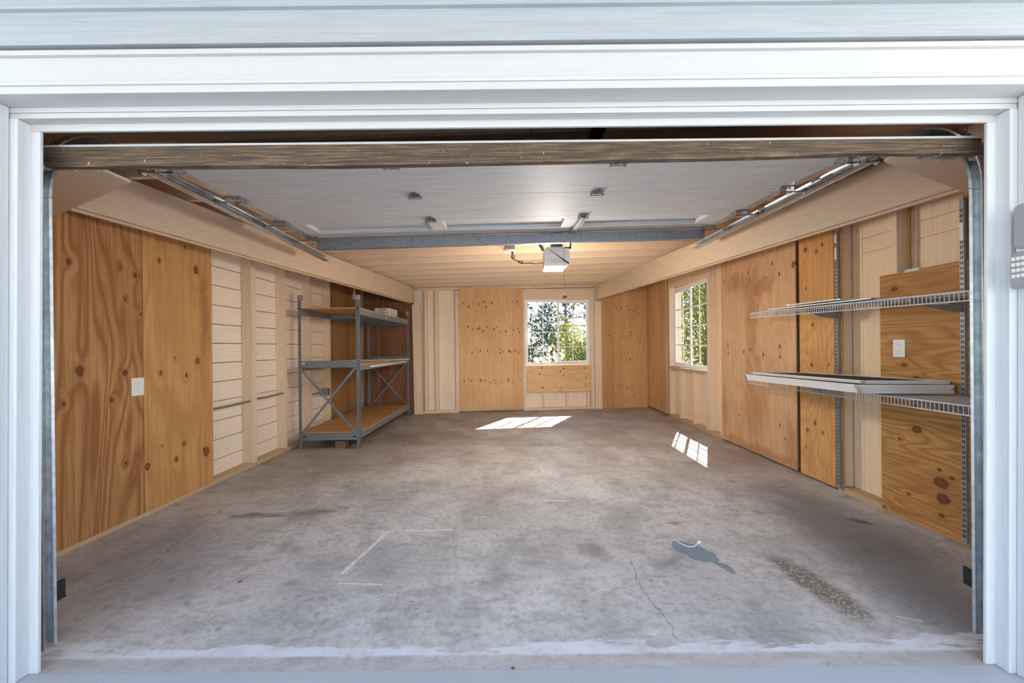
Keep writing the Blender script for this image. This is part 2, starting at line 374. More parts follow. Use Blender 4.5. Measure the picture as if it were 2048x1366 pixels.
    c = lay(c, t.m('MULTIPLY', t.m('SUBTRACT', 1.0, t.st(d, 0.03, 0.09)), t.st(q.outputs[1], 0.88, 0.92)), 0.8, srgb(214, 214, 216))
    mid2 = t.noise(t.xyz(t.m('MULTIPLY', t.x, 5), t.m('MULTIPLY', t.y, 9), 1), 1.0, 7, 0.72, 0.5)
    c = t.mix(t.m('MULTIPLY', t.st(mid2, 0.48, 0.66), 0.5), c, srgb(142, 139, 136))
    c = t.mix(t.m('MULTIPLY', t.st(fine, 0.42, 0.72), 0.5), c, srgb(132, 130, 128))
    c = t.mix(t.m('MULTIPLY', t.st(vfine, 0.5, 0.8), 0.3), c, srgb(196, 194, 192))
    # rust brown streak
    c = lay(c, t.m('MULTIPLY', seg((-2.1, 2.99), (-1.35, 3.10), 0.075, 0.8, PC), t.st(t.noise(t.xyz(t.m('MULTIPLY', t.x, 4), t.m('MULTIPLY', t.y, 14), 8), 1.0, 5, 0.7), 0.38, 0.52)), 0.75, srgb(122, 100, 86))
    c = lay(c, blob(-1.85, 3.0, 0.22, 0.05, 0.1, s0=0.5), 0.5, srgb(120, 98, 84))
    # exposed aggregate
    ag = blob(1.56, 2.08, 0.13, 0.40, 0.12, s0=0.4); ag2 = t.voro(P2, 75)
    c = lay(c, ag, 0.75, t.mix(t.st(ag2, 0.15, 0.6), srgb(196, 184, 166), srgb(92, 80, 70)))
    # blue paint patch
    bl = t.m('MAXIMUM', blob(1.10, 2.43, 0.16, 0.085, -0.95, s0=0.88, s1=0.96), blob(1.19, 2.27, 0.10, 0.022, -1.2, s0=0.85, s1=0.97))
    c = lay(c, bl, 0.85, srgb(116, 138, 152))
    c = lay(c, blob(0.55, 4.2, 0.20, 0.05, -0.3, s0=0.5), 0.5, srgb(150, 164, 172))
    # chalk and scrape marks
    for a, b, w_ in (((-0.955, 2.235), (-0.86, 2.715), 0.016), ((-0.90, 2.70), (-0.84, 2.735), 0.010), ((-0.84, 2.74), (-0.775, 2.745), 0.008), ((-0.74, 2.735), (-0.43, 2.745), 0.013), ((-0.93, 2.128), (-0.70, 2.118), 0.007), ((0.256, 3.251), (0.416, 3.236), 0.010), ((1.75, 1.83), (1.83, 1.80), 0.006)):
        c = lay(c, t.m('MULTIPLY', seg(a, b, w_ * 1.25, 0.75), t.m('ADD', 0.35, t.m('MULTIPLY', t.st(fine, 0.40, 0.58), 0.65))), 0.9, srgb(232, 232, 234))
    # cracks
    for pts in ([(0.67, 2.362), (0.655, 2.047), (0.69, 1.873), (0.70, 1.73)], [(-2.35, 2.0), (-2.218, 2.116), (-2.104, 2.28), (-2.261, 2.86), (-2.275, 3.327), (-2.232, 3.826)], [(-1.9, 6.6), (-0.4, 5.95), (1.7, 5.98), (2.7, 5.7)]):
        for a, b in zip(pts, pts[1:]): c = lay(c, seg(a, b, 0.0042, 0.7, PC), 0.6, srgb(78, 74, 72))
    # white paint smear along the threshold and the bare strip before it
    ed = t.noise(t.xyz(t.m('MULTIPLY', t.x, 2.2), t.m('MULTIPLY', t.y, 9), 5), 1.0, 5, 0.65)
    yy = t.m('ADD', t.y, t.m('MULTIPLY', t.m('SUBTRACT', ed, 0.5), 0.36))
    wb = t.m('MULTIPLY', t.st(t.y, 1.617, 1.635), t.m('SUBTRACT', 1.0, t.st(yy, 1.665, 1.685)))
    c = lay(c, t.m('MULTIPLY', wb, t.m('ADD', 0.45, t.m('MULTIPLY', t.st(mid2, 0.36, 0.6), 0.55))), 0.9, srgb(224, 228, 234))
    c = lay(c, t.m('SUBTRACT', 1.0, t.st(t.y, 1.60, 1.63)), 0.45, srgb(176, 168, 164))
    c = lay(c, t.m('MULTIPLY', t.m('SUBTRACT', 1.0, t.st(t.y, 1.585, 1.60)), t.st(med, 0.5, 0.6)), 0.5, srgb(206, 206, 210))
    t.bump(t.m('ADD', fine, t.m('MULTIPLY', med, 1.5)), 0.25, 0.004)
    return t.fin(c, t.m('ADD', 0.50, t.m('MULTIPLY', med, 0.2)), 0, 0.35)
M['concrete'] = concrete()
def apron():
    t = NT('driveway_concrete'); t.pos(); f = t.noise(t._p, 1.5, 5, 0.6); g = t.noise(t._p, 120, 3, 0.7)
    c = t.mix(f, srgb(176, 180, 186), srgb(190, 193, 198)); c = t.mix(t.m('MULTIPLY', t.st(g, 0.5, 0.75), 0.3), c, srgb(150, 150, 152))
    t.bump(g, 0.2, 0.003); return t.fin(c, 0.8, 0, 0.3)
M['apron'] = apron()
def foliage(name, a, b, c_, trans=0.35):
    t = NT(name); p = t.pos(); oi = t.n('ShaderNodeObjectInfo')
    f = t.noise(p, 3.0, 4, 0.7); g = t.noise(p, 23.0, 2, 0.7)
    c = t.mix(t.st(f, 0.35, 0.65), a, b); c = t.mix(t.m('MULTIPLY', t.st(g, 0.5, 0.7), 0.5), c, c_)
    t.fin(c, 0.5, 0, 0.3)
    tr = t.n('ShaderNodeBsdfTranslucent'); t.put(tr.inputs[0], sc_(b, 1.3)); mx = t.n('ShaderNodeMixShader'); mx.inputs[0].default_value = trans
    t.t.links.new(t.b.outputs[0], mx.inputs[1]); t.t.links.new(tr.outputs[0], mx.inputs[2]); t.t.links.new(mx.outputs[0], t.out.inputs[0])
    return t.mat
M['leaf_dark'] = foliage('eucalyptus_leaves', srgb(40, 56, 58), srgb(60, 76, 70), srgb(92, 104, 84), 0.15)
M['leaf_yellow'] = foliage('yellow_green_leaves', srgb(84, 98, 26), srgb(132, 136, 38), srgb(180, 174, 66), 0.35)
M['leaf_green'] = foliage('green_leaves', srgb(34, 52, 18), srgb(70, 90, 26), srgb(150, 146, 50), 0.3)
M['bark'] = plain('bark', srgb(96, 88, 84), 0.9, var=0.25, scale=12)
M['soil'] = plain('garden_soil', srgb(150, 140, 112), 0.9, var=0.2, scale=2)
def glass():
    t = NT('window_glass'); t.b.inputs['Transmission Weight'].default_value = 1
    g = t.n('ShaderNodeBsdfTransparent'); g.inputs[0].default_value = (0.80, 0.83, 0.84, 1); gl = t.n('ShaderNodeBsdfGlossy'); gl.inputs['Roughness'].default_value = 0.03
    lw = t.n('ShaderNodeLayerWeight'); fr = t.m('ADD', 0.03, t.m('MULTIPLY', t.m('POWER', lw.outputs['Facing'], 5.0), 0.6)); mx = t.n('ShaderNodeMixShader')
    t.t.links.new(fr, mx.inputs[0]); t.t.links.new(g.outputs[0], mx.inputs[1]); t.t.links.new(gl.outputs[0], mx.inputs[2]); t.t.links.new(mx.outputs[0], t.out.inputs[0])
    return t.mat
M['glass'] = glass()

# ------------------------------------------------------------------ the building shell
LX, LS, RX, RS = -2.775, -2.885, 2.77, 2.885            # stud faces and sheathing faces of the side walls
BWY = lambda x: 7.82 + 0.115 * x                          # the back wall runs a little out of square
def bb(mb, x0, x1, d0, d1, z0, z1, mi=0, zt=0.0):          # a box on the back wall, d metres behind its stud face
    return mb.hexa([(x0, BWY(x0) + d0, z0 + zt * x0), (x1, BWY(x1) + d0, z0 + zt * x1), (x1, BWY(x1) + d1, z0 + zt * x1), (x0, BWY(x0) + d1, z0 + zt * x0),
                    (x0, BWY(x0) + d0, z1 + zt * x0), (x1, BWY(x1) + d0, z1 + zt * x1), (x1, BWY(x1) + d1, z1 + zt * x1), (x0, BWY(x0) + d1, z1 + zt * x0)], mi)

struct('floor', MB().box(-3.0, 3.0, 1.555, 8.45, -0.12, 0), M['concrete'])
struct('driveway', MB().box(-14.0, 14.0, -14, 1.553, -0.12, -0.0005), M['apron'])
struct('ground', MB().box(-60, 60, -60, 14, -0.5, -0.13).hexa([(-60, 14, -0.5), (60, 14, -0.5), (60, 120, -9.5), (-60, 120, -9.5), (-60, 14, -0.13), (60, 14, -0.13), (60, 120, -9), (-60, 120, -9)]), M['soil'])

m = MB(); z = 0.0; k = 0
while z < 2.58:                                            # board sheathing with open joints on the left wall
    h = 0.181 + 0.004 * math.sin(k * 2.3); m.box(LS - 0.02, LS + 0.002 * math.sin(k * 1.7), 1.44, 7.9, z, min(z + h, 2.62)); z += h + 0.007; k += 1
m.box(LS - 0.075, LS - 0.02, 1.44, 7.9, -0.02, 2.62, 1)
struct('wall_left', m, [M['cream_board'], M['dark_gap']])
m = MB(); WY0, WY1, WZ0, WZ1 = 5.69, 6.97, 0.885, 2.235
for y0, y1, z0, z1 in ((1.44, WY0, -0.02, 2.62), (WY1, 8.4, -0.02, 2.62), (WY0, WY1, -0.02, WZ0), (WY0, WY1, WZ1, 2.62)): m.box(RS, RS + 0.075, y0, y1, z0, z1)
for y0, y1, z0, z1 in ((1.6, 3.27, 0, 1.98), (1.6, 3.27, 1.984, 2.10), (1.6, 3.27, 2.104, 2.6), (3.274, 3.36, 0, 2.6), (5.2, 5.42, 0, 2.6), (5.425, 5.69, 0, 2.6), (5.69, 5.9, 0, .88), (5.905, 6.35, 0, .88), (6.355, 6.8, 0, .88), (6.805, 7.07, 0, .88)):
    m.box(RS - 0.012, RS, y0, y1, z0, z1)
struct('wall_right', m, painted('cream_side_panel', srgb(240, 212, 176), 'z', spots=0.25, grime=0.3))
m = MB(); BX0, BX1, BZ0, BZ1 = 0.262, 1.572, 0.885, 2.19
for x0, x1, z0, z1 in ((-2.96, BX0, -0.02, 2.62), (BX1, 2.96, -0.02, 2.62), (BX0, BX1, -0.02, BZ0), (BX0, BX1, BZ1, 2.62)): bb(m, x0, x1, 0.10, 0.18, z0, z1)
for x0, x1, z0, z1 in ((-1.66, -1.02, 0, 2.02), (-1.66, -1.02, 2.024, 2.6), (0.22, 1.66, 0, 0.88)): bb(m, x0, x1, 0.088, 0.10, z0, z1)
struct('wall_back', m, M['cream_ply'])
m = MB()
m.box(-2.96, -1.96, 1.44, 1.60, -0.02, 2.62).box(1.96, 2.96, 1.44, 1.60, -0.02, 2.62).box(-2.96, 2.96, 1.44, 1.60, 2.30, 2.74)
m.box(-1.90, 1.90, 1.565, 1.60, 2.125, 2.30)
struct('wall_front', m, M['deck'])
m = MB()
m.hexa([(-3.03, 1.40, 2.60), (3.03, 1.40, 2.60), (3.03, 8.42, 2.60), (-3.03, 7.74, 2.60), (-3.03, 1.40, 2.72), (3.03, 1.40, 2.72), (3.03, 8.42, 2.72), (-3.03, 7.74, 2.72)])
struct('ceiling', m, M['deck'])
m = MB(); zb = 2.328
while zb < 2.65:                                           # lapped siding above the opening
    m.hexa([(-3.2, 1.406, zb), (3.2, 1.406, zb), (3.2, 1.44, zb), (-3.2, 1.44, zb), (-3.2, 1.424, zb + 0.142), (3.2, 1.424, zb + 0.142), (3.2, 1.44, zb + 0.142), (-3.2, 1.44, zb + 0.142)]); zb += 0.128
for sx in (-1, 1): m.box(min(sx * 2.06, sx * 3.2), max(sx * 2.06, sx * 3.2), 1.42, 1.44, -0.1, 2.32)
struct('wall_siding', m, M['siding'])

# stepped casing round the opening
struct('trim_1', MB().box(-2.1, 2.1, 1.428, 1.44, 2.2, 2.30).box(-2.1, 2.1, 1.412, 1.44, 2.2975, 2.3155), M['white'], bev=0.002)
struct('trim_2', MB().box(-2.1, 2.1, 1.420, 1.44, 2.197, 2.2115), M['white'], bev=0.002)
struct('trim_3', MB().box(-2.1, 2.1, 1.427, 1.60, 2.1706, 2.198).box(-2.1, 2.1, 1.4275, 1.60, 2.198, 2.30), M['white'], bev=0.002)
struct('trim_4', MB().box(-1.93, 1.93, 1.507, 1.60, 2.1515, 2.1706).box(-1.93, 1.93, 1.510, 1.60, 2.131, 2.1505), M['white'], bev=0.0015)
struct('trim_5', MB().box(-1.89, 1.89, 1.552, 1.564, 2.104, 2.1325), M['white'], bev=0.0015)
n_t = 6
for s, (tb, bb_) in ((-1, ((85, 268), (80, 1345))), (1, ((1970, 243), (1968, 1332)))):
    xt = at(*tb, 1.56)[0]; xb = at(*bb_, 1.56)[0]
    def jamb(x_in_t, x_in_b, x_out, y0, y1, z1):
        m_ = MB(); a = [(x_in_b, y0, 0), (x_in_b, y1, 0), (x_in_t, y1, z1), (x_in_t, y0, z1)]
        m_.add([a[0], (x_out, y0, 0), (x_out, y1, 0), a[1], a[3], (x_out, y0, z1), (x_out, y1, z1), a[2]], [(0, 3, 2, 1), (4, 5, 6, 7), (0, 1, 5, 4), (1, 2, 6, 5), (2, 3, 7, 6), (3, 0, 4, 7)])
        return m_
    struct('trim_%d' % n_t, jamb(xt, xb, s * 2.0, 1.552, 1.564, 2.104), M['white_z'], bev=0.002); n_t += 1
    struct('trim_%d' % n_t, jamb(xt + s * 0.034, xb + s * 0.034, s * 2.0, 1.507, 1.5595, 2.131), M['white_z'], bev=0.004); n_t += 1
    struct('trim_%d' % n_t, jamb(xt + s * 0.060, xb + s * 0.058, s * 2.08, 1.427, 1.5065, 2.1706), M['white_z'], bev=0.004); n_t += 1

# ------------------------------------------------------------------ joists, beams, posts
ORD = ['first', 'second', 'third', 'fourth', 'fifth', 'sixth', 'seventh', 'eighth', 'ninth', 'tenth', 'eleventh', 'twelfth', 'thirteenth', 'fourteenth', 'fifteenth']
zj = lambda x, y: 2.452 + 0.024 * x
ys = [1.80 + 0.4165 * i for i in range(15)]
for i, y in enumerate(ys):
    x1 = 2.93
    o = MB().hexa([(-2.88, y, zj(-2.88, y)), (x1, y, zj(x1, y)), (x1, y + 0.04, zj(x1, y)), (-2.88, y + 0.04, zj(-2.88, y)),
                   (-2.88, y, 2.6), (x1, y, 2.6), (x1, y + 0.04, 2.6), (-2.88, y + 0.04, 2.6)]).build('ceiling_joist', M['joist'], bev=0.002)
    fromback = len(ys) - 1 - i
    tag(o, 'cream painted ceiling joist, the %s one counted from the back wall' % ORD[fromback], 'joist', 'ceiling joists across the garage')
def beam(name, fx, fy, bx, by, zf0, zf1, zb0, zb1, sx, lab):
    m_ = MB()
    def slab(o0, o1, a0, a1, c0, c1):
        m_.hexa([(fx + sx * o0, fy, a0), (bx + sx * o0, by, c0), (bx + sx * o1, by, c0), (fx + sx * o1, fy, a0), (fx + sx * o0, fy, a1), (bx + sx * o0, by, c1), (bx + sx * o1, by, c1), (fx + sx * o1, fy, a1)])
    slab(0, 0.04, zf0 + 0.012, zf1, zb0 + 0.012, zb1); slab(0.041, 0.07, zf0, zf1 - 0.01, zb0, zb1 - 0.01)
    return tag(m_.build(name, M['beam'], bev=0.002), lab, 'beam', 'long beams carrying the joists')
beam('ceiling_beam', -2.655, 1.62, -1.845, 7.50, 2.085, 2.385, 2.085, 2.385, -1, 'wide cream beam running back above the grey metal rack and left plywood')
beam('ceiling_beam', 2.595, 1.62, 1.690, 7.99, 2.10, 2.425, 2.190, 2.485, 1, 'wide cream beam running back above the side window and wire shelves')
for s in (-1, 1):                                           # flat corner gussets under the beam ends
    zg = 2.076 if s < 0 else 2.092
    poly = [(s * 2.76, 1.70), (s * 1.85, 1.70), (s * 1.85, 1.95), (s * 2.72, 2.40), (s * 2.76, 2.40)]
    if s > 0: poly = [(2.76, 1.70), (1.72, 1.70), (1.72, 1.84), (2.56, 2.24), (2.76, 2.30)]
    o = MB().prism([(a, b, zg - 0.008) for a, b in poly], (0, 0, 0.014)).build('corner_gusset', M['beam'])
    tag(o, 'flat cream plywood gusset in the front corner above the ' + ('grained plywood with the outlet' if s < 0 else 'wire shelves'), 'gusset', 'corner gussets')
m = MB().hexa([at(828.7, 829, 7.53), at(845.2, 829, 7.53), (at(845.2, 829, 7.53)[0], BWY(-1.75) - 0.005, 0), (at(828.7, 829, 7.53)[0], BWY(-1.9) - 0.002, 0),
               at(823.6, 609, 7.53), at(840, 609, 7.53), (at(840, 609, 7.53)[0], BWY(-1.75) - 0.005, 2.075), (at(823.6, 609, 7.53)[0], BWY(-1.9) - 0.002, 2.075)])
m.v = [(a, b, max(0.0, c) if c < 1 else c) for a, b, c in m.v]
tag(m.build('wall_post', M['cream_z'], bev=0.003), 'cream post at the back wall, directly behind the grey rack', 'post')
m = MB(); bb(m, 1.652, 1.792, -0.05, -0.002, 0, 2.14); bb(m, 1.662, 1.775, -0.075, -0.05, 2.07, 2.14)
tag(m.build('wall_post', M['cream_z'], bev=0.003), 'cream post at the back wall beside the back window', 'post')

# ------------------------------------------------------------------ framing on the back wall
def bstud(x0, x1, z0, z1, lab, d0=0.0, d1=0.087):
    m_ = MB(); bb(m_, x0, x1, d0, d1, z0, z1); return tag(m_.build('wall_stud', M['cream_z'], bev=0.0015), lab, 'stud', 'studs on the back wall')
bstud(-1.665, -1.612, 0.046, 2.33, 'narrow cream stud on the back wall, next to the corner post')
bstud(-1.47, -1.41, 0.046, 2.335, 'cream stud on the back wall in the middle of the open bay')
bstud(-1.085, -1.022, 0.046, 2.345, 'cream stud on the back wall at the edge of the tall orange plywood')
bstud(0.218, 0.262, 0.046, 2.385, 'cream trimmer stud along the plywood side of the back window')
bstud(1.575, 1.65, 0.046, 2.42, 'cream trimmer stud between the back window and the post')
for x, lb in ((0.60, 'nearest the tall plywood'), (1.06, 'in the middle'), (1.49, 'nearest the corner post')):
    bstud(x, x + 0.045, 0.046, 0.86, 'short cream stud below the back window, ' + lb, 0.002)
m = MB(); bb(m, -1.72, -1.02, -0.004, 0.087, 0, 0.045); tag(m.build('bottom_plate', M['cream_x'], bev=0.002), 'cream bottom plate of the open bay between the rack post and tall plywood', 'plate')
m = MB(); bb(m, 0.218, 1.650, -0.004, 0.087, 0, 0.045); tag(m.build('bottom_plate', M['cream_x'], bev=0.002), 'cream bottom plate below the back window', 'plate')
m = MB(); bb(m, -1.80, 1.67, 0.0, 0.086, 2.392, 2.432, zt=0.027)
tag(m.build('top_plate', M['cream_x'], bev=0.002), 'cream top plate across the back wall under the joists', 'plate')
m = MB(); bb(m, 0.263, 1.574, 0.0, 0.086, 2.19, 2.394)
tag(m.build('window_header', M['cream_x'], bev=0.002), 'cream header board above the back window', 'header')
for i, x in enumerate((-0.84, -0.28, 0.22, 0.80, 1.42)):
    m = MB(); bb(m, x, x + 0.07, -0.02, 0.03, 2.432 + 0.027 * x, 2.452 + 0.027 * x)
    tag(m.build('blocking_piece', M['joist']), 'small cream block on the back top plate, %s from the rack side' % ORD[i], 'block', 'blocks on the back top plate')

# ------------------------------------------------------------------ plywood sheets
OR_L, OR_M, OR_D = srgb(206, 158, 104), srgb(178, 124, 72), srgb(120, 74, 36)
def kn(pts, f): return [(f(px, py)[0], f(px, py)[1], r) for px, py, r in pts]
wl = lambda px, py: (lambda q: (-2.765 + q[0], q[1]))((lambda u, v: ((2.765 * 800 / -u), H0 - v * (2.765 / -u)))(*((px - 1024) * 1 - (py - 694) * .01, (py - 694) + (px - 1024) * .01)))
wr = lambda px, py: (lambda q: (2.76 + q[0], q[1]))((lambda u, v: ((2.76 * 800 / u), H0 - v * (2.76 / u)))(*((px - 1024) * 1 - (py - 694) * .01, (py - 694) + (px - 1024) * .01)))
wb = lambda px, py: (lambda p: (p[0] + p[1], p[2]))(at(px, py, 7.82 / (1 - 0.115 * (px - 1024) / 800)))
def sheet(x0, x1, y0, y1, z0, z1, mat, lab, cat='plywood', grp=None, mb=None):
    m_ = mb or MB().box(x0, x1, y0, y1, z0, z1)
    return tag(m_.build('plywood_panel', mat, bev=0.001), lab, cat, grp)
M['pl_l1'] = plywood('plywood_front_left', srgb(192, 144, 94), srgb(150, 98, 56), srgb(104, 62, 30), 'z', 1.0, kn([(250, 745, 0.022), (138, 523, .02), (270, 550, .016), (282, 628, .014), (223, 800, .016), (128, 808, .012), (160, 742, .03), (252, 926, .014), (250, 598, .01), (240, 534, .011)], wl), 17, 0.95, across=2.4, along=0.3)
M['pl_l2'] = plywood('plywood_left_second', srgb(206, 158, 100), srgb(182, 130, 74), srgb(128, 82, 40), 'z', 5.3, kn([(318, 521, .018), (369, 494, .016), (395, 722, .026), (322, 746, .018), (373, 750, .018), (295, 933, .026), (353, 918, .02), (368, 887, .018), (412, 902, .04), (392, 540, .03), (350, 716, .01), (324, 892, .008)], wl), 14, 0.6, across=2.0, along=0.26, stains=[(-2.765 + 3.60, 1.6, .07, .55, .5)])
M['pl_l3'] = plywood('plywood_behind_rack', srgb(176, 134, 88), srgb(150, 104, 62), srgb(96, 56, 30), 'z', 8.1, [], 13, 0.4, strip=0.16, stripk=0.1, auto=7)
M['pl_dark'] = plywood('dark_reddish_plywood', srgb(138, 92, 60), srgb(112, 70, 42), srgb(70, 42, 24), 'z', 2.2, [], 14, 0.45, strip=0.3, auto=6)
rows = []
RK = random.Random(3)
for ry, n, x0, x1 in ((606, 9, 922, 1042), (612, 4, 922, 1042), (655, 6, 925, 1040), (661, 9, 922, 1044), (699, 6, 925, 1040), (703, 9, 922, 1044), (762, 6, 925, 1040), (764, 8, 922, 1044)):
    for i in range(n): rows.append((x0 + (x1 - x0) * (i + 0.5 + RK.uniform(-.35, .35)) / n, ry + RK.uniform(-3, 3), RK.choice([.010, .012, .016, .02])))
M['pl_b1'] = plywood('plywood_back_wall', srgb(228, 188, 138), srgb(208, 160, 106), srgb(156, 106, 62), 'z', 4.0, kn(rows, wb), 16, 0.45, strip=0.42, stripk=0.03)
M['pl_b2'] = plywood('plywood_under_back_window', srgb(232, 194, 144), srgb(214, 168, 114), srgb(150, 100, 56), 'x', 6.0, kn([(1083, 736, .02), (1078, 748, .018), (1126, 737, .022), (1120, 743, .018), (1168, 736, .02), (1084, 775, .022), (1121, 776, .014), (1126, 751, .014), (1171, 755, .016), (1170, 772, .014), (1153, 762, .01), (1119, 782, .014), (1059, 743, .012)], wb), 20, 0.55)
rows = []
for ry, n in ((614, 5), (620, 4), (668, 5), (673, 6), (717, 6), (773, 7)):
    for i in range(n): rows.append((1209 + 70 * (i + 0.5 + RK.uniform(-.35, .35)) / n, ry + RK.uniform(-3, 3), RK.choice([.010, .012, .015])))
M['pl_b3'] = plywood('plywood_back_corner', srgb(220, 176, 124), srgb(198, 148, 96), srgb(132, 84, 44), 'z', 7.0, kn(rows, wb), 15, 0.45, strip=0.2, stripk=0.05)
M['pl_r1'] = plywood('plywood_side_corner', srgb(222, 184, 138), srgb(196, 148, 100), srgb(140, 94, 56), 'z', 9.4, [], 14, 0.4, strip=0.25, stripk=0.2, auto=5)
SW = [(2.76 + 4.6, 1.55, .16, .7, .55), (2.76 + 4.55, 0.6, .28, .45, .5), (2.76 + 4.9, 2.0, .28, .16, .5), (2.76 + 4.4, 1.9, .25, .12, .55), (2.76 + 3.95, 0.3, .12, .3, .45), (2.76 + 4.35, .06, .9, .08, .5), (2.76 + 5.2, .45, .09, .35, .5)]
M['pl_r2'] = plywood('plywood_water_stained', srgb(212, 172, 132), srgb(190, 144, 100), srgb(138, 90, 50), 'z', 3.3, kn([(1559, 548, .02), (1587, 529, .03), (1545, 527, .016), (1560, 693, .018), (1560, 714, .016), (1488, 704, .018), (1456, 691, .014), (1457, 706, .012), (1527, 709, .02), (1501, 698, .022), (1479, 830, .016), (1560, 850, .014), (1533, 556, .012), (1466, 556, .012), (1449, 562, .01), (1571, 878, .012), (1497, 547, .014)], wr), 13, 0.35, across=2.4, along=0.35, stains=SW, stain_col=srgb(150, 96, 50), tiny=.6)
M['pl_r3'] = plywood('plywood_side_narrow', srgb(216, 164, 104), srgb(190, 134, 76), srgb(138, 88, 44), 'z', 6.6, kn([(1611, 500, .022), (1633, 502, .016), (1645, 489, .016), (1626, 650, .018), (1624, 730, .018), (1658, 729, .012), (1612, 577, .014), (1616, 860, .016), (1646, 866, .012), (1613, 895, .012), (1631, 845, .02)], wr), 18, 0.55, across=2.4, along=0.5)
M['pl_r4'] = plywood('plywood_horizontal_grain', srgb(196, 146, 88), srgb(164, 112, 60), srgb(112, 70, 34), 'y', 2.9, kn([(1790, 578, .022), (1834, 759, .028), (1834, 859, .03), (1882, 965, .045), (1886, 998, .04), (1789, 687, .016), (1809, 730, .016), (1880, 940, .012), (1905, 957, .014), (1801, 878, .012), (1884, 1031, .016), (1818, 989, .012), (1770, 1013, .01), (1832, 813, .012), (1815, 600, .02)], wr), 20, 0.95, across=4.0, along=0.3)
sheet(LX, LX + .012, 1.70, 2.995, .035, 2.34, M['pl_l1'], 'brown plywood sheet with swirling grain and a white outlet, nearest the opening')
sheet(LX, LX + .011, 3.0, 3.69, .035, 2.34, M['pl_l2'], 'yellowish knotty plywood sheet beside the bare cream boards')
sheet(LX, LX + .012, 6.135, 7.33, .05, 2.40, M['pl_l3'], 'striped plywood sheet on the side wall behind the grey rack')
def bsheet(x0, x1, z0, z1, mat, lab, d=-0.012):
    m_ = MB(); bb(m_, x0, x1, d, -0.0005, z0, z1); return sheet(0, 0, 0, 0, 0, 0, mat, lab, mb=m_)
bsheet(-2.77, -2.55, .03, 2.42, M['pl_dark'], 'narrow dark plywood strip in the corner behind the rack')
bsheet(-2.47, -1.865, .01, 2.42, M['pl_dark'], 'dark reddish plywood sheet on the back wall behind the rack')
m = MB(); bb(m, -2.55, -2.47, 0.01, 0.087, 0, 2.42); tag(m.build('wall_stud', M['block']), 'dark bare stud in the gap between the dark plywood sheets', 'stud')
bsheet(-1.02, 0.216, .035, 2.40, M['pl_b1'], 'tall orange plywood sheet with rows of knots beside the back window')
bsheet(0.30, 1.585, .358, .885, M['pl_b2'], 'wide low plywood piece directly below the back window')
bsheet(1.80, 2.758, .0, 2.44, M['pl_b3'], 'plywood sheet on the back wall between post and corner')
sheet(RX - .014, RX - .002, 7.085, 8.11, .03, 2.44, M['pl_r1'], 'plywood sheet on the side wall between the corner and the side window')
sheet(RX - .012, RX, 3.885, 5.265, .02, 2.40, M['pl_r2'], 'large water stained plywood sheet past the side window')
sheet(RX - .012, RX, 3.425, 3.835, .02, 2.40, M['pl_r3'], 'narrow plywood sheet between the dark gap and the metal standard')
sheet(RX - .012, RX, 1.66, 2.995, .01, 1.752, M['pl_r4'], 'low plywood sheet with horizontal grain behind the wire shelves')
sheet(RX - .006, RX, 3.345, 3.372, .02, 2.40, M['rawstud'], 'thin raw wood strip along the edge of the metal standard', 'strip')

# ------------------------------------------------------------------ framing on the side walls
for i, (y, wd) in enumerate(((4.266, 0.075), (4.885, .04), (5.50, .04), (6.09, .04))):
    o = MB().box(LS + 0.001, LX, y, y + wd, 0.041, 2.40).build('wall_stud', M['cream_z'], bev=0.0015)
    tag(o, 'cream stud over the gapped boards, %s after the yellowish plywood' % ORD[i], 'stud', 'studs over the gapped boards')
o = MB().box(LS + 0.001, LX, 7.36, 7.42, 0.041, 2.40).build('wall_stud', M['cream_z']); tag(o, 'cream stud near the dark corner behind the rack', 'stud')
o = MB().box(LS + 0.001, LX, 1.62, 7.44, 0.0, 0.04).build('bottom_plate', M['plate']); tag(o, 'worn cream bottom plate along the wall of gapped boards', 'plate')
for y0, y1, lb in ((2.3, 3.41, 'in the bay next to the horizontal grain plywood'), (5.28, 7.08, 'under the side window bay')):
    o = MB().box(RX, RS - 0.013, y0, y1, 0.0, 0.045).build('bottom_plate', M['plate']); tag(o, 'bottom plate with bare wood top ' + lb, 'plate')
def rstud(y0, y1, z0, z1, lab, mat='cream_z', x0=RX, x1=RS - 0.013):
    return tag(MB().box(x0, x1, y0, y1, z0, z1).build('wall_stud', M[mat], bev=0.0015), lab, 'stud', 'studs on the side window wall')
rstud(3.375, 3.42, .046, 2.44, 'cream stud behind the farther metal standard')
rstud(3.842, 3.880, .046, 2.44, 'dark bare stud deep in the gap between the side plywood sheets', 'block', RX + .05)
rstud(2.872, 2.912, .046, 2.44, 'cream stud with the yellow cable stapled to it')
rstud(2.405, 2.452, .02, 2.15, 'dark bare stud right behind the nearer metal standard', 'rawstud')
rstud(5.60, 5.685, .046, 2.44, 'wide cream stud at the near edge of the side window')
rstud(5.285, 5.33, .046, 2.44, 'cream stud between the side window and stained plywood')
rstud(7.03, 7.072, .046, 2.44, 'cream stud at the far edge of the side window')
for y, lb in ((6.59, 'farthest'), (6.12, 'middle'), (5.70, 'nearest')): rstud(y, y + .036, .046, .845, 'short cream stud under the side window sill, %s one' % lb)
o = MB().box(RX - .012, RS - 0.013, 5.69, 7.03, .848, .884).build('window_sill', M['plate'], bev=.002); tag(o, 'worn pinkish wooden sill under the side window', 'sill')
o = MB().box(RX, RX + .03, 5.69, 7.03, 2.245, 2.45).build('window_header', M['cream_y']); tag(o, 'cream header board above the side window', 'header')

# unseen deep flat roof added over the opening to keep skylight off the facade
struct('sky_blocker', MB().box(-3.2, 3.2, -1.6, 1.40, 2.76, 2.90).box(-3.2, -3.08, -1.6, -1.48, -.1, 2.76).box(3.08, 3.2, -1.6, -1.48, -.1, 2.76), M['white'])

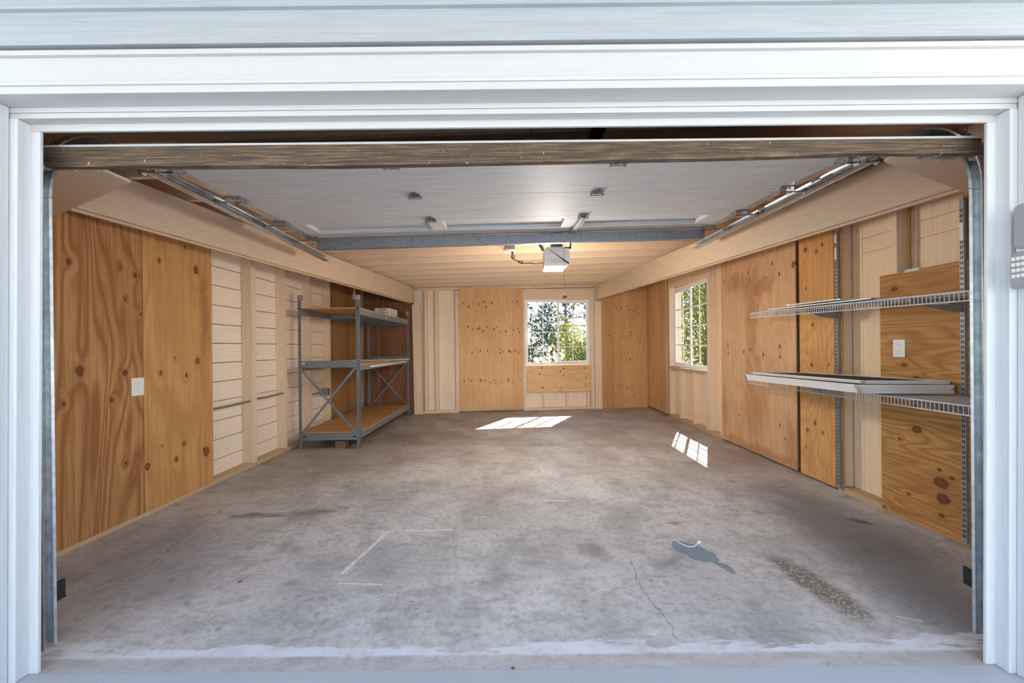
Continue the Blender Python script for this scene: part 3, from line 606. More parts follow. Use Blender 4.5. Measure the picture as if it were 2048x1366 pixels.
# ------------------------------------------------------------------ windows
def window(name, P, u0, u1, z0, z1, um, d_out=0.095, d_in=0.045):
    """P(u, d, z) -> point; u runs along the wall, d outwards"""
    r = bpy.data.objects.new(name, None); C.objects.link(r); r['kind'] = 'structure'
    org = Vector(P((u0 + u1) / 2, 0.05, z0)); r.location = org; KEEP[r.name] = org
    def bx(m_, a0, a1, d0, d1, b0, b1): m_.hexa([P(a0, d0, b0), P(a1, d0, b0), P(a1, d1, b0), P(a0, d1, b0), P(a0, d0, b1), P(a1, d0, b1), P(a1, d1, b1), P(a0, d1, b1)])
    f = MB(); t = 0.030
    bx(f, u0, u0 + t, d_in, d_out, z0, z1); bx(f, u1 - t, u1, d_in, d_out, z0, z1); bx(f, u0 + t, u1 - t, d_in, d_out, z0, z0 + t); bx(f, u0 + t, u1 - t, d_in, d_out, z1 - t, z1)
    part('window_frame', f, M['vinyl'], r, bev=.002)
    for k, (a0, a1, dd, st_) in enumerate(((u0 + t, um + .02, d_out - .045, .022), (um - .02, u1 - t, d_in + .004, .042))):
        s_ = MB(); d1 = dd + .022
        b0, b1 = z0 + t, z1 - t
        bx(s_, a0, a0 + st_, dd, d1, b0, b1); bx(s_, a1 - st_, a1, dd, d1, b0, b1); bx(s_, a0 + st_, a1 - st_, dd, d1, b0, b0 + st_); bx(s_, a0 + st_, a1 - st_, dd, d1, b1 - st_, b1)
        so = part('window_sash', s_, M['vinyl'], r, bev=.002); KEEP[so.name] = org
        g = MB(); c0, c1, e0, e1 = a0 + st_, a1 - st_, b0 + st_, b1 - st_
        um_ = (c0 + c1) / 2; bx(g, um_ - .010, um_ + .010, dd + .008, dd + .015, e0, e1)
        for q in range(1, 4): zz = e0 + (e1 - e0) * q / 4; bx(g, c0, c1, dd + .0085, dd + .0145, zz - .010, zz + .010)
        part('window_grille', g, M['vinyl'], r)
        p_ = MB(); bx(p_, c0, c1, dd + .018, dd + .0195, e0, e1); part('window_pane', p_, M['glass'], r)
    return r
window('window_1', lambda u, d, z: (u, BWY(u) + d, z), BX0 + .004, BX1 - .004, BZ0 + .002, BZ1 - .004, 0.925)
window('window_2', lambda u, d, z: (RX + d, u, z), WY0 + .004, WY1 - .012, WZ0 + .004, WZ1 - .02, 6.32)

# ------------------------------------------------------------------ sectional garage door, raised overhead
def dshear(mb):
    mb.v = [(x, y, z_ + 0.009 * x * (y - 1.64)) for x, y, z_ in mb.v]; return mb
PR = [(1.645, 2.045), (2.13, 2.233), (2.66, 2.272), (3.18, 2.282), (3.73, 2.305)]
door = root('garage_door', (0, 2.7, 2.05), 'raised sectional garage door with grey inner panels and weathered bottom edge', 'garage door')
DX = 1.87
def slab_(i, e0=.003, e1=.003, zo=0.0, th=.042, x0=-DX, x1=DX, m_=None, mi=0):
    (ya, za), (yb, zb_) = PR[i], PR[i + 1]; L = math.hypot(yb - ya, zb_ - za); dy, dz = (yb - ya) / L, (zb_ - za) / L; ny, nz = -dz, dy
    a = (ya + dy * e0 + ny * zo, za + dz * e0 + nz * zo); b = (yb - dy * e1 + ny * zo, zb_ - dz * e1 + nz * zo)
    m_ = m_ or MB()
    m_.hexa([(x0, *a), (x1, *a), (x1, *b), (x0, *b), (x0, a[0] + ny * th, a[1] + nz * th), (x1, a[0] + ny * th, a[1] + nz * th), (x1, b[0] + ny * th, b[1] + nz * th), (x0, b[0] + ny * th, b[1] + nz * th)], mi)
    return m_
for i in range(4):
    m = slab_(i) if i < 3 else slab_(i, zo=.034, th=.012)
    if i == 3:
        rec = [(-1.68, -.68), (-.56, .44), (.62, 1.62)]
        L = math.hypot(.55, .023)
        slab_(3, .003, L - .075, 0, .034, m_=m); slab_(3, .36, .003, 0, .034, m_=m)
        xs = [-DX] + [v for ab in rec for v in ab] + [DX]
        for a, b in zip(xs[::2], xs[1::2]): slab_(3, .075, L - .36, 0, .034, a, b, m_=m)
    so = part('door_section', dshear(m), M['door'], door)
m = slab_(3, .08, .55 - .355, .030, .005, -1.68, 1.62); 
for s in (-1, 1):
    m = MB()
    for i in range(4): slab_(i, .004, .004, -.002, .002, min(s * 1.79, s * DX), max(s * 1.79, s * DX), m_=m)
    part('end_stile', dshear(m), M['galv'], door)
# bottom edge of weathered wood with a sagging lower line
m = MB(); N = 48; prof = [(-1.91, .076), (-1.6, .077), (-0.7, .084), (0.3, .074), (1.0, .066), (1.25, .060), (1.45, .054), (1.7, .056), (1.93, .062)]
def ip(x):
    for (a, p), (b, q) in zip(prof, prof[1:]):
        if x <= b: t = (x - a) / (b - a); return p + (q - p) * t
    return prof[-1][1]
pts = [-1.905 + 3.83 * i / N for i in range(N + 1)]
for a, b in zip(pts, pts[1:]):
    za, zb_ = 2.083 - ip(a), 2.083 - ip(b)
    m.hexa([(a, 1.638, za), (b, 1.638, zb_), (b, 1.668, zb_), (a, 1.668, za), (a, 1.632, 2.083), (b, 1.632, 2.083), (b, 1.655, 2.083), (a, 1.655, 2.083)])
part('bottom_seal', m, M['seal'], door)
part('bottom_rail', MB().box(-1.905, 1.925, 1.630, 1.672, 2.0835, 2.092), M['white'], door)
m = MB(); y0, z0, z1 = 3.70, 2.205, 2.300
m.box(-1.79, 1.79, y0, y0 + .0025, z0, z1 - .012).box(-1.79, 1.79, y0, y0 + .045, z0 - .0025, z0).box(-1.79, 1.79, y0 + .045, y0 + .047, z0, z1 - .012).box(-1.79, 1.79, y0 - .012, y0, z1 - .013, z1 - .0105)
part('strut', dshear(m), M['strut'], door)
def hinge(x, i):
    y, z_ = PR[i]; m_ = MB()
    for sg, w0, w1, l in ((-1, .034, .016, .062), (1, .038, .030, .045)):
        m_.prism([(x - w0, y, z_ - .005), (x + w0, y, z_ - .005), (x + w1, y + sg * l, z_ - .005), (x - w1, y + sg * l, z_ - .005)], (0, 0, .003))
        for q in (-.6, .6): m_.tube([(x + w1 * q, y + sg * l * .72, z_ - .006), (x + w1 * q, y + sg * l * .72, z_ - .013)], .006, 6)
    m_.box(x - .040, x - .036, y - .03, y + .02, z_ - .026, z_ - .004).box(x + .036, x + .040, y - .03, y + .02, z_ - .026, z_ - .004)
    m_.tube([(x - .044, y, z_ - .018), (x + .044, y, z_ - .018)], .009, 10)
    part('hinge', dshear(m_), M['zinc'], door)
for i in (1, 2, 3):
    for x in (-.635, .575): hinge(x, i)
m = MB().tube([(-.755, 2.10, 2.240), (-.755, 2.10, 2.212)], .022, 14).tube([(-.73, 2.10, 2.228), (-.79, 2.10, 2.218)], .006, 8); part('lock_boss', dshear(m), M['zinc'], door)
for i in (0, 1, 2, 3, 4):
    for s in (-1, 1):
        y, z_ = PR[i]; y = y + (.04 if i == 0 else (-.06 if i == 4 else 0)); z_ += .012 if i == 0 else 0; x = s * 1.815; m_ = MB()
        m_.box(min(x - .05, x + .05), max(x - .05, x + .05), y - .055, y + .055, z_ - .008, z_ - .004)
        for q in (-.045, .045): m_.box(x + q - .002, x + q + .002, y - .04, y + .035, z_ - .040, z_ - .006)
        for q in (-.02, .0, .02): m_.tube([(x + q, y - .03, z_ - .008), (x + q, y - .03, z_ - .018)], .006, 6)
        m_.tube([(x - s * .05, y, z_ - .03), (s * 1.96, y, z_ - .022)], .0055, 8)
        if i == 4: m_.bar((x - .02, y - .05, z_ - .008), (x - .02, y + .05, z_ - .05), .012, .004).bar((x + .02, y - .05, z_ - .008), (x + .02, y + .05, z_ - .05), .012, .004)
        h_ = part('roller_hinge', dshear(m_), M['zinc'], door)
        w_ = MB().tube([(s * 1.950, y, z_ - .022), (s * 1.965, y, z_ - .022)], .020, 16)
        d_ = dshear(w_).build('roller', M['zinc'], h_, org=KEEP[door.name])
for s in (-1, 1): part('lift_cable', MB().tube([(s * 1.895, 1.655, 2.04), (s * 1.885, 1.66, 2.35)], .0022, 6), M['zinc'], door)

# tracks
for s in (-1, 1):
    t = root('door_track', (s * 1.985, 1.68, 0), 'galvanised steel door track on the side ' + ('nearest the brown plywood with swirling grain' if s < 0 else 'nearest the wire shelves'), 'track', 'garage door tracks')
    sh = lambda y: 0.009 * s * 1.98 * (y - 1.64)
    prof = [(-s * .036, -.016), (-s * .040, -.024), (0, -.027), (0, .027), (-s * .040, .024), (-s * .036, .016)]
    m = MB().channel([(s * 1.985, 1.675, .012), (s * 1.985, 1.672, 1.90)], prof, (1, 0, 0)); part('vertical_track', m, M['galv'], t, solid=.002)
    path = []
    for k in range(15):
        a = math.pi / 2 * k / 14; path.append((s * 1.985, 1.672 + .315 * (1 - math.cos(a)), 1.905 + .351 * math.sin(a)))
    path.append((s * 1.985, 2.02, 2.257)); 
    part('curved_track', MB().channel(path, prof, (1, 0, 0)), M['galv'], t, solid=.002)
    hp = [(s * 1.985, y, 2.258 + sh(y)) for y in (2.02, 3.0, 4.27)]
    part('horizontal_track', MB().channel(hp, prof, (1, 0, 0)), M['galv'], t, solid=.002)
    m = MB().channel([(s * 1.989, y, 2.258 + sh(y)) for y in (2.05, 4.25)], [(0, -.03), (0, .035), (s * .032, .036)], (1, 0, 0)); part('reinforcing_angle', m, M['galv'], t, solid=.002)
    for y in (4.15,):
        part('track_hanger', MB().bar((s * 1.995, y, 2.25 + sh(y)), (s * 1.995, y, 2.46), .03, .003, (0, 1, 0)), M['galv'], t)
    for zz in (.35, 1.1, 1.82):
        m = MB().box(min(s * 1.986, s * 1.989), max(s * 1.986, s * 1.989), 1.602, 1.69, zz, zz + .06).box(min(s * 1.989, s * 2.035), max(s * 1.989, s * 2.035), 1.602, 1.605, zz, zz + .06)
        for q in (.015, .045): m.tube([(s * 1.987, 1.665, zz + q), (s * 1.977, 1.665, zz + q)], .006, 8)
        part('jamb_bracket', m, M['zinc'], t)

# photo eyes
for px0, px1, py0, py1, s in ((80, 88, 1158, 1196, -1), (1962, 1970, 1133, 1168, 1)):
    a = at(px0, py0, 1.76); b = at(px1, py1, 1.76); x0, x1 = sorted((a[0], b[0]))
    t = root('photo_eye', ((x0 + x1) / 2, 1.78, 0), 'small black safety sensor low behind the track ' + ('by the brown plywood' if s < 0 else 'by the wire shelf wall'), 'sensor', 'door safety sensors')
    m = MB().box(x0, x1, 1.752, 1.775, b[2] + .008, a[2] - .012); part('housing', m, M['black'], t, bev=.008)
    part('lens', MB().tube([((x0 if s > 0 else x1), 1.765, (a[2] + b[2]) / 2), ((x0 if s > 0 else x1) - s * .005, 1.765, (a[2] + b[2]) / 2)], .012, 12), M['black'], t)
    xo = (x1 if s > 0 else x0)
    part('bracket', MB().box(min(xo, s * 1.985), max(xo, s * 1.985) + .001, 1.70, 1.77, b[2], b[2] + .008).box(min(s * 1.986, s * 1.989), max(s * 1.986, s * 1.989), 1.66, 1.77, b[2], a[2]), M['black'], t)

# ------------------------------------------------------------------ door opener
op = root('door_opener', (.475, 4.15, 2.05), 'white garage door opener motor hanging under the joists', 'door opener')
m = MB()
x0, x1 = .335, .585
front = rr([(x0, 2.055), (x1 - .012, 2.055), (x1, 2.10), (x1, 2.245), (x0, 2.245)], .03)
m.prism([(a, 4.0, b) for a, b in front], (0, .10, 0)); part('light_lens', m, M['white_plastic'], op, bev=.006)
m = MB().box(x0 + .012, x1 - .012, 4.10, 4.42, 2.075, 2.25); part('motor_housing', m, M['white_plastic'], op, bev=.012)
fill_d = bpy.data.lights.new('fill_light', 'POINT'); fill_d.energy = 34.5; fill_d.color = (1.0, .93, .84); fill_d.shadow_soft_size = .12  # added fill lamp hanging free below the opener, lifts the dim interior
fill = bpy.data.objects.new('fill_light', fill_d); C.objects.link(fill); fill.location = (.44, 4.40, 1.80)
m = MB()
for i in range(7):
    x = .415 + i * .018; a = (i - 3) * .006; m.bar((x, 3.996, 2.108), (x + a, 3.996, 2.124 - abs(i - 3) * .001), .004, .003, (0, 1, 0))
m.box(x0 + .03, x1 - .04, 3.994, 3.999, 2.094, 2.097)
part('vent_slots', m, M['grey_plastic'], op)
m = MB().box(.43, .50, 1.66, 4.05, 2.396, 2.402).box(.462, .468, 1.66, 4.05, 2.402, 2.44).box(.43, .434, 1.66, 4.05, 2.380, 2.396).box(.496, .50, 1.66, 4.05, 2.380, 2.396); part('rail', m, M['blackm'], op)
m = MB().box(.40, .52, 4.02, 4.10, 2.245, 2.396); part('rail_mount', m, M['zinc'], op, bev=.004)
for x in (x0 + .004, x1 - .008):
    m = MB().box(x, x + .003, 4.2, 4.23, 2.2, 2.47).box(x - .03, x + .003, 4.2, 4.23, 2.44, 2.443); part('hanger_strap', m, M['zinc'], op)
m = MB().bar((x0 - .05, 4.215, 2.36), (x0 + .006, 4.215, 2.26), .03, .003, (0, 1, 0)); part('hanger_brace', m, M['zinc'], op)
m = MB().box(.425, .505, 3.76, 3.90, 2.345, 2.379); part('trolley', m, M['black'], op, bev=.005)
m = MB().tube([(.52 + .05 * math.sin(t * .45), 3.98 - t * .02, 2.30 + .05 * math.cos(t * .45)) for t in range(8)], .008, 8); part('chain_guard', m, M['black'], op)
m = MB().box(.55, .562, 3.735, 3.755, 2.165, 2.30).box(.50, .562, 3.735, 3.755, 2.165, 2.178); part('door_arm', m, M['black'], op)
m = MB().bar((.58, 3.20, 2.270), (.56, 3.70, 2.287), .045, .012).bar((.58, 3.20, 2.262), (.56, 3.70, 2.280), .012, .006); part('stile_bracket', dshear(m), M['zinc'], door)
m = MB().tube([(.503, 3.80, 2.35), (.503, 3.80, 1.735)], .0016, 6); rc = part('release_cord', m, M['red'], op)
m = MB().tube([(.478, 3.80, 1.722), (.486, 3.80, 1.722), (.503, 3.80, 1.722), (.520, 3.80, 1.722), (.528, 3.80, 1.722)], [.006, .010, .014, .010, .006], 10); part('release_handle', m, M['red'], op)
t = root('ceiling_outlet', (-.02, 4.69, 2.36), 'metal outlet box on a joist with the brown opener cord plugged in', 'outlet')
part('box', MB().box(-.075, .045, 4.66, 4.72, 2.39, 2.452), M['zinc'], t, bev=.004); part('cover_plate', MB().box(-.075, .050, 4.65, 4.73, 2.362, 2.389), M['white_plastic'], t, bev=.004)
part('wood_spacer', MB().box(-.13, -.076, 4.66, 4.70, 2.385, 2.452), M['joist'], t)
cp = [at(1025, 503, 4.66), at(1024, 512, 4.63), at(1028, 519, 4.6), at(1034, 521, 4.55), at(1040, 526, 4.5), at(1048, 527, 4.45), at(1060, 526, 4.4), at(1072, 528, 4.38), at(1084, 526, 4.36), at(1094, 525, 4.34)]
fine_ = []
for i in range(len(cp) - 1):
    p0, p1, p2, p3 = (Vector(cp[max(0, min(len(cp) - 1, i + k))]) for k in (-1, 0, 1, 2))
    for q in range(4):
        u = q / 4; fine_.append(0.5 * ((2 * p1) + (-p0 + p2) * u + (2 * p0 - 5 * p1 + 4 * p2 - p3) * u * u + (-p0 + 3 * p1 - 3 * p2 + p3) * u ** 3))
fine_.append(Vector(cp[-1]))
m = MB().tube(fine_, .0055, 8); m.tube([at(1025, 501, 4.68), at(1025, 507, 4.66)], .014, 8)
lp = Vector(at(1026, 514, 4.61)); m.tube([(lp.x + .018 * math.cos(a / 8 * 6.283), lp.y, lp.z + .022 * math.sin(a / 8 * 6.283)) for a in range(9)], .0055, 8)
lp = Vector(at(1041, 524, 4.5)); m.tube([(lp.x + .028 * math.cos(a / 8 * 6.283), lp.y, lp.z + .010 * math.sin(a / 8 * 6.283)) for a in range(9)], .0055, 8)
tag(m.build('power_cord', M['brown_cord']), 'brown knotted power cord between ceiling outlet and opener', 'cord')

# ------------------------------------------------------------------ grey boltless rack
RL, RRT, RF, RB = -2.665, -1.905, 4.985, 7.40
rk = root('storage_rack', ((RL + RRT) / 2, (RF + RB) / 2, 0), 'grey steel storage rack with three particle board shelves against the wall', 'rack')
for x, y, sx, sy in ((RL, RF, 1, 1), (RRT, RF, -1, 1), (RL, RB, 1, -1), (RRT, RB, -1, -1)):
    m = MB(); t_ = .003; W = .038
    m.box(min(x, x + sx * W), max(x, x + sx * W), min(y, y + sy * t_), max(y, y + sy * t_), .004, 1.915).box(min(x, x + sx * t_), max(x, x + sx * t_), min(y, y + sy * W), max(y, y + sy * W), .004, 1.915)
    po = part('post', m, M['rack'], rk); m = MB(); m2 = MB()
    n = 50
    for k in range(n):
        zz = .05 + k * .037; xx = x + sx * .018; m.box(min(xx, xx + sx * .007), max(xx, xx + sx * .007), y - sy * .0006 - .0006, y - sy * .0006 + .0006, zz, zz + .018)
        yy = y + sy * .018; m2.box(x - sx * .0006 - .0006, x - sx * .0006 + .0006, min(yy, yy + sy * .007), max(yy, yy + sy * .007), zz, zz + .018)
    m.build('post_slots', M['black'], po, org=KEEP[rk.name]); m2.build('post_slots', M['black'], po, org=KEEP[rk.name])
    m = MB().box(min(x - sx * .004, x + sx * .042), max(x - sx * .004, x + sx * .042), min(y - sy * .004, y + sy * .042), max(y - sy * .004, y + sy * .042), 1.86, 1.922); part('post_cap', m, M['standard'], rk, bev=.003)
    m = MB().box(min(x - sx * .006, x + sx * .05), max(x - sx * .006, x + sx * .05), min(y - sy * .006, y + sy * .05), max(y - sy * .006, y + sy * .05), 0, .004); part('foot_plate', m, M['rack'], rk)
for zt, hb, endf in ((.195, .075, True), (1.045, .07, True), (1.748, .072, False)):
    for x, s in ((RL, 1), (RRT, -1)):
        m = MB().box(min(x + s * .003, x + s * .03), max(x + s * .003, x + s * .03), RF + .004, RB - .004, zt - hb, zt - hb * .55).box(min(x + s * .003, x + s * .018), max(x + s * .003, x + s * .018), RF + .004, RB - .004, zt - hb * .55, zt)
        part('side_beam', m, M['rack'], rk, bev=.002)
    for y, s in ((RF, 1), (RB, -1)):
        if zt > 1.5 and s > 0: continue
        z1_ = zt + (.055 if (zt > 1 and zt < 1.5) else .0); m = MB().box(RL + .003, RRT - .003, min(y + s * .003, y + s * .02), max(y + s * .003, y + s * .02), z1_ - .085, z1_); part('end_beam', m, M['rack'], rk, bev=.002)
    for yy in (5.85, 6.65): part('cross_support', MB().box(RL + .02, RRT - .02, yy, yy + .03, zt - .06, zt - .004), M['rack'], rk)
    part('shelf_board', MB().box(RL + .006, RRT - .004, RF + (.022 if zt < 1.5 else .0), RB - .022, zt + .0005, zt + .016), M['pboard'], rk)
for y, zA, zB in ((RF, .19, 1.02), (RB, .19, .98)):
    yy = y - .002 if y == RF else y + .002
    m = MB().bar((RL + .02, yy, zB), (RRT - .03, yy, zA), .003, .028, (1, 0, 0)); 
    for v_ in (0,): pass
    part('brace', MB().bar((RL + .02, yy, zB - .01), (RRT - .02, yy, zA - .02), .028, .003, (0, 1, 0)), M['rack'], rk)
    yy2 = yy - .004 if y == RF else yy + .004
    part('brace', MB().bar((RL + .02, yy2, zA - .02), (RRT - .05, yy2, zB - .01), .028, .003, (0, 1, 0)), M['rack'], rk)
for x in (RL + .05, RRT - .09): part('label_patch', MB().box(x, x + .04, RF + .0015, RF + .003, .145, .163), M['black'], rk)
for yy, zz, a in ((6.05, 1.70, .025), (6.75, 1.705, .012)): part('price_sticker', MB().box(RRT - .003, RRT - .0015, yy, yy + a * 2, zz, zz + a), M['card'], rk)
part('price_sticker', MB().box(RL + .045, RL + .08, RF + .0015, RF + .003, 1.058, 1.08), M['card'], rk)
o = MB().box(*sorted((at(672, 890, 5.06)[0], at(693, 890, 5.06)[0])), 5.03, 5.13, 0, .088).build('wood_block', M['block'], bev=.004); tag(o, 'rough wood block on the floor under the front of the rack', 'block')
t = root('white_box', (-1.99, 6.6, 1.764), 'white printed cardboard box on the top rack shelf', 'box')
a = (-2.19, 6.42); b = (-1.955, 6.42)
part('carton', MB().box(-2.20, -1.957, 6.42, 6.84, 1.764, 1.895), M['card'], t, bev=.003)
m = MB()
for i in range(5): m.box(-2.17 + i * .012, -2.05 + (i % 3) * .03, 6.418, 6.4195, 1.79 + i * .016, 1.796 + i * .016)
m.box(-2.13, -2.02, 6.418, 6.4195, 1.872, 1.882)
for i in range(4): m.box(-1.9565, -1.9555, 6.46 + i * .09, 6.52 + i * .09, 1.80, 1.806)
part('printing', m, M['print'], t)
o = MB().box(-2.06, -1.962, 6.90, 7.06, 1.7645, 1.875).build('black_case', M['black'], bev=.012); tag(o, 'small black case behind the white box on the top shelf', 'case')
o = MB().box(-2.40, -2.25, 6.48, 6.62, 1.7645, 1.86).build('dark_gadget', M['black'], bev=.01); tag(o, 'small dark object beside the white box, toward the wall', 'object')
def frame_mesh(c, w_=.02, th=.010, tol=0):
    """a rectangular frame through four corner points (in order), thickness th upwards; also returns the mesh quad"""
    c = [Vector(p) for p in c]; m_ = MB(); n = 4; inn = []
    for i in range(n):
        p, a_, b_ = c[i], (c[i - 1] - c[i]).normalized(), (c[(i + 1) % n] - c[i]).normalized(); inn.append(p + (a_ + b_) * w_)
    for i in range(n):
        j = (i + 1) % n; up = Vector((0, 0, th)); m_.hexa([c[i], c[j], inn[j], inn[i], c[i] + up, c[j] + up, inn[j] + up, inn[i] + up])
    q = MB().prism([p + Vector((0, 0, th * .45)) for p in inn], (0, 0, .0008))
    return m_, q, inn
def screen(c, lab, grp=None, corners=True, th=.010, w_=.02):
    cc = sum((Vector(p) for p in c), Vector()) / 4; t_ = root('window_screen', tuple(cc), lab, 'screen', grp)
    a_, q, inn = frame_mesh(c, w_, th); part('screen_frame', a_, M['screen_frame'], t_); part('screen_mesh', q, M['mesh'], t_)
    if corners:
        for i in range(4):
            k_ = MB(); p = Vector(c[i]); d = (cc - p).normalized(); k_.bar(p - d * .004 + Vector((0, 0, th * .5)), p + d * .02 + Vector((0, 0, th * .5)), .02, th * .7)
            part('corner_key', k_, M['galv'], t_)
    return t_
screen([(-2.33, 5.62, 1.064), (-1.68, 6.55, 1.064), (-2.03, 6.80, 1.064), (-2.64, 5.88, 1.064)], 'white framed screen lying across the middle rack shelf', th=.009)
o = MB().box(-1.9045, -1.893, 5.36, 7.12, .998, 1.022).build('white_strip', M['screen_frame'], bev=.002); tag(o, 'long white strip fixed along the middle shelf beam of the rack', 'strip')

# ------------------------------------------------------------------ wire shelving on standards
for ya, lb in ((3.38, 'farther'), (2.434, 'nearer')):
    t = root('shelf_standard', (2.75, ya, 0), 'slotted grey metal wall standard holding the wire shelves, the %s one' % lb, 'standard', 'slotted wall standards')
    zt = 2.20 if ya > 3 else 2.13
    m = MB().box(2.742, 2.7575, ya - .0125, ya + .0125, .03, zt); part('channel', m, M['standard'], t, bev=.001)
    m = MB()
    for k in range(int((zt - .1) / .032)):
        zz = .06 + k * .032
        for q in (-.007, .003): m.box(2.7410, 2.7425, ya + q, ya + q + .0045, zz, zz + .02)
    part('slots', m, M['black'], t)
    m = MB().box(2.739, 2.7412, ya - .011, ya + .009, zt - .24, zt - .14).box(2.739, 2.7412, ya - .011, ya + .009, zt - .10, zt - .03) if ya > 3 else MB().box(2.739, 2.7412, ya - .011, ya + .009, zt - .26, zt - .15); part('label_strip', m, M['screen_frame'], t)
def wshelf(name, near, far, xw, lab, lip, n_dk=78):
    """near/far: (x, y, z) of the lip top; xw: wall side x"""
    n_, f_ = Vector(near), Vector(far); t_ = root(name, tuple((n_ + f_) / 2), lab, 'wire shelf', 'wire shelves'); d = f_ - n_
    m_ = MB(); r = .0038
    for dz in (0, -lip): m_.tube([n_ + Vector((0, 0, dz)), f_ + Vector((0, 0, dz))], r, 6)
    N_ = int(d.length / .0257)
    for k in range(N_ + 1):
        p = n_ + d * (k / N_); m_.tube([p, p - Vector((0, 0, lip))], .0023, 4, cap=False)
    part('front_lip', m_, M['wire'], t_); m_ = MB()
    N2 = int(d.length / .0152)
    for k in range(N2 + 1):
        p = n_ + d * (k / N2); m_.tube([p, (xw, p.y, p.z + .004)], .0016, 4, cap=False)
    for u in (.02, .5, .98):
        a_ = n_.lerp(Vector((xw, n_.y, n_.z)), u); b_ = f_.lerp(Vector((xw, f_.y, f_.z)), u); m_.tube([a_ + Vector((0, 0, -.004)), b_ + Vector((0, 0, -.004))], .003, 6)
    part('wire_deck', m_, M['wire'], t_)
    for ya in (3.38, 2.434):
        u = (ya - n_.y) / d.y; p = n_ + d * u
        poly = [(2.742, ya - .003, p.z - .012), (p.x + .03, ya - .003, p.z - .010), (p.x + .03, ya - .003, p.z - .028), (2.60, ya - .003, p.z - .075), (2.742, ya - .003, p.z - .095)]
        part('shelf_bracket', MB().prism(poly, (0, .006, 0)), M['standard'], t_)
        if ya < 3 and near[2] > 1.3: part('bracket_sticker', MB().box(2.55, 2.66, ya - .0045, ya - .0032, p.z - .045, p.z - .030), M['card'], t_)
    return t_
wshelf('wire_shelf', (2.345, 1.93, 1.512), (2.535, 4.24, 1.583), 2.752, 'upper wire shelf on the side wall with the laid white frame', .050)
wshelf('wire_shelf', (2.335, 1.93, .925), (2.545, 4.30, .885), 2.752, 'lower wire shelf on the side wall under the stack of screens', .050)
NS = 7
for k in range(NS):
    zo = k * .0112; off = -.004 * k
    top = k >= NS - 2
    j = lambda: R.uniform(-.004, .004)
    A = (2.222 + off + j(), 2.556 + j(), .932 + zo); B = (2.728 + j(), 2.470 + j(), .934 + zo); Cc = (2.738, 3.80 + j(), .906 + zo); D = (2.318 + off + j(), 3.955 + j(), .902 + zo)
    if top: A = (2.262 + j(), 2.575, .934 + zo); D = (2.352 + j(), 3.93, .904 + zo); B = (2.726, 2.49, .936 + zo); Cc = (2.738, 3.72, .908 + zo)
    pos_ = ['bottom', 'second from the bottom', 'third from the bottom', 'middle', 'third from the top', 'second from the top', 'top'][k]
    screen([A, B, Cc, D], 'white framed screen in the stack on the lower wire shelf, ' + pos_, 'stacked window screens')
for k in range(2):
    zo = k * .0105; s_ = .02 * k
    screen([(2.40 + s_, 2.66, 1.546 + zo), (2.70, 2.80 + s_, 1.552 + zo), (2.72, 3.33, 1.570 + zo), (2.55, 4.0 - s_ * 8, 1.592 + zo)] if k == 0 else [(2.41, 2.95, 1.562 + zo), (2.69, 2.99, 1.566 + zo), (2.715, 3.30, 1.578 + zo), (2.50, 3.62, 1.588 + zo)], 'white framed screen flat on the upper wire shelf, %s of the two' % ('lower' if k == 0 else 'upper'), 'screens on the upper wire shelf', w_=.018)

# ------------------------------------------------------------------ outlets, cables, small things
def outlet(y, z_, s, lab, xf, w_=.078, h_=.122):
    t_ = root('wall_outlet', (xf, y, z_ - h_ / 2), lab, 'outlet', 'duplex wall outlets'); k_ = lambda a_, b_, y0, y1, z0, z1: MB().box(min(xf - s * a_, xf - s * b_), max(xf - s * a_, xf - s * b_), y0, y1, z0, z1)
    part('cover_plate', k_(0, .007, y - w_ / 2, y + w_ / 2, z_ - h_ / 2, z_ + h_ / 2), M['white_plastic'], t_, bev=.003)
    for q in (-1, 1):
        zc = z_ + q * .024; r_ = k_(.007, .009, y - .017, y + .017, zc - .017, zc + .017); ro = part('receptacle', r_, M['vinyl'], t_, bev=.002)
        sl = MB()
        for (dy, h2) in ((-.007, .007), (.007, .008)): sl.box(*sorted((xf - s * .009, xf - s * .0095)), y + dy - .0012, y + dy + .0012, zc - .001, zc + h2)
        sl.tube([(xf - s * .009, y, zc - .009), (xf - s * .0096, y, zc - .009)], .0028, 8); sl.build('slots', M['black'], ro, org=KEEP[t_.name])
outlet(2.945, .985, -1, 'white duplex outlet on the brown plywood nearest the opening', LX + .0125, .098, .132)
outlet(2.846, 1.213, 1, 'white duplex outlet on the plywood with horizontal grain', RX - .0125, .088, .125)
o = MB().tube([(2.855, 2.862, 2.36), (2.852, 2.864, 2.1), (2.846, 2.862, 1.9), (2.856, 2.862, 1.752)], .0065, 8).build('yellow_cable', M['yellow']); tag(o, 'yellow electrical cable running down the stud to the plywood', 'cable')
o = MB().tube([(2.866, 2.822, 2.36), (2.866, 2.825, 2.05), (2.860, 2.826, 1.90), (2.863, 2.828, 1.752)], .010, 8).build('white_cable', M['cream_z']); tag(o, 'cream painted cable beside the yellow cable', 'cable')
o = MB().hexa([(2.752, 2.80, 1.742), (2.757, 2.80, 1.742), (2.757, 2.70, 1.742), (2.752, 2.70, 1.742), (2.752, 2.80, 1.760), (2.757, 2.80, 1.760), (2.757, 2.70, 1.763), (2.752, 2.70, 1.763)]).build('paper_tag', M['card']); tag(o, 'small white tag stapled on the top edge of the low plywood', 'tag')
o = MB().tube([(-2.86, 3.67, .685), (-2.83, 3.95, .690), (-2.80, 4.262, .70)], .011, 8).build('conduit_pipe', M['zinc']); tag(o, 'thin grey pipe on the boards between yellowish plywood and first stud', 'pipe', 'pipes on the gapped boards')
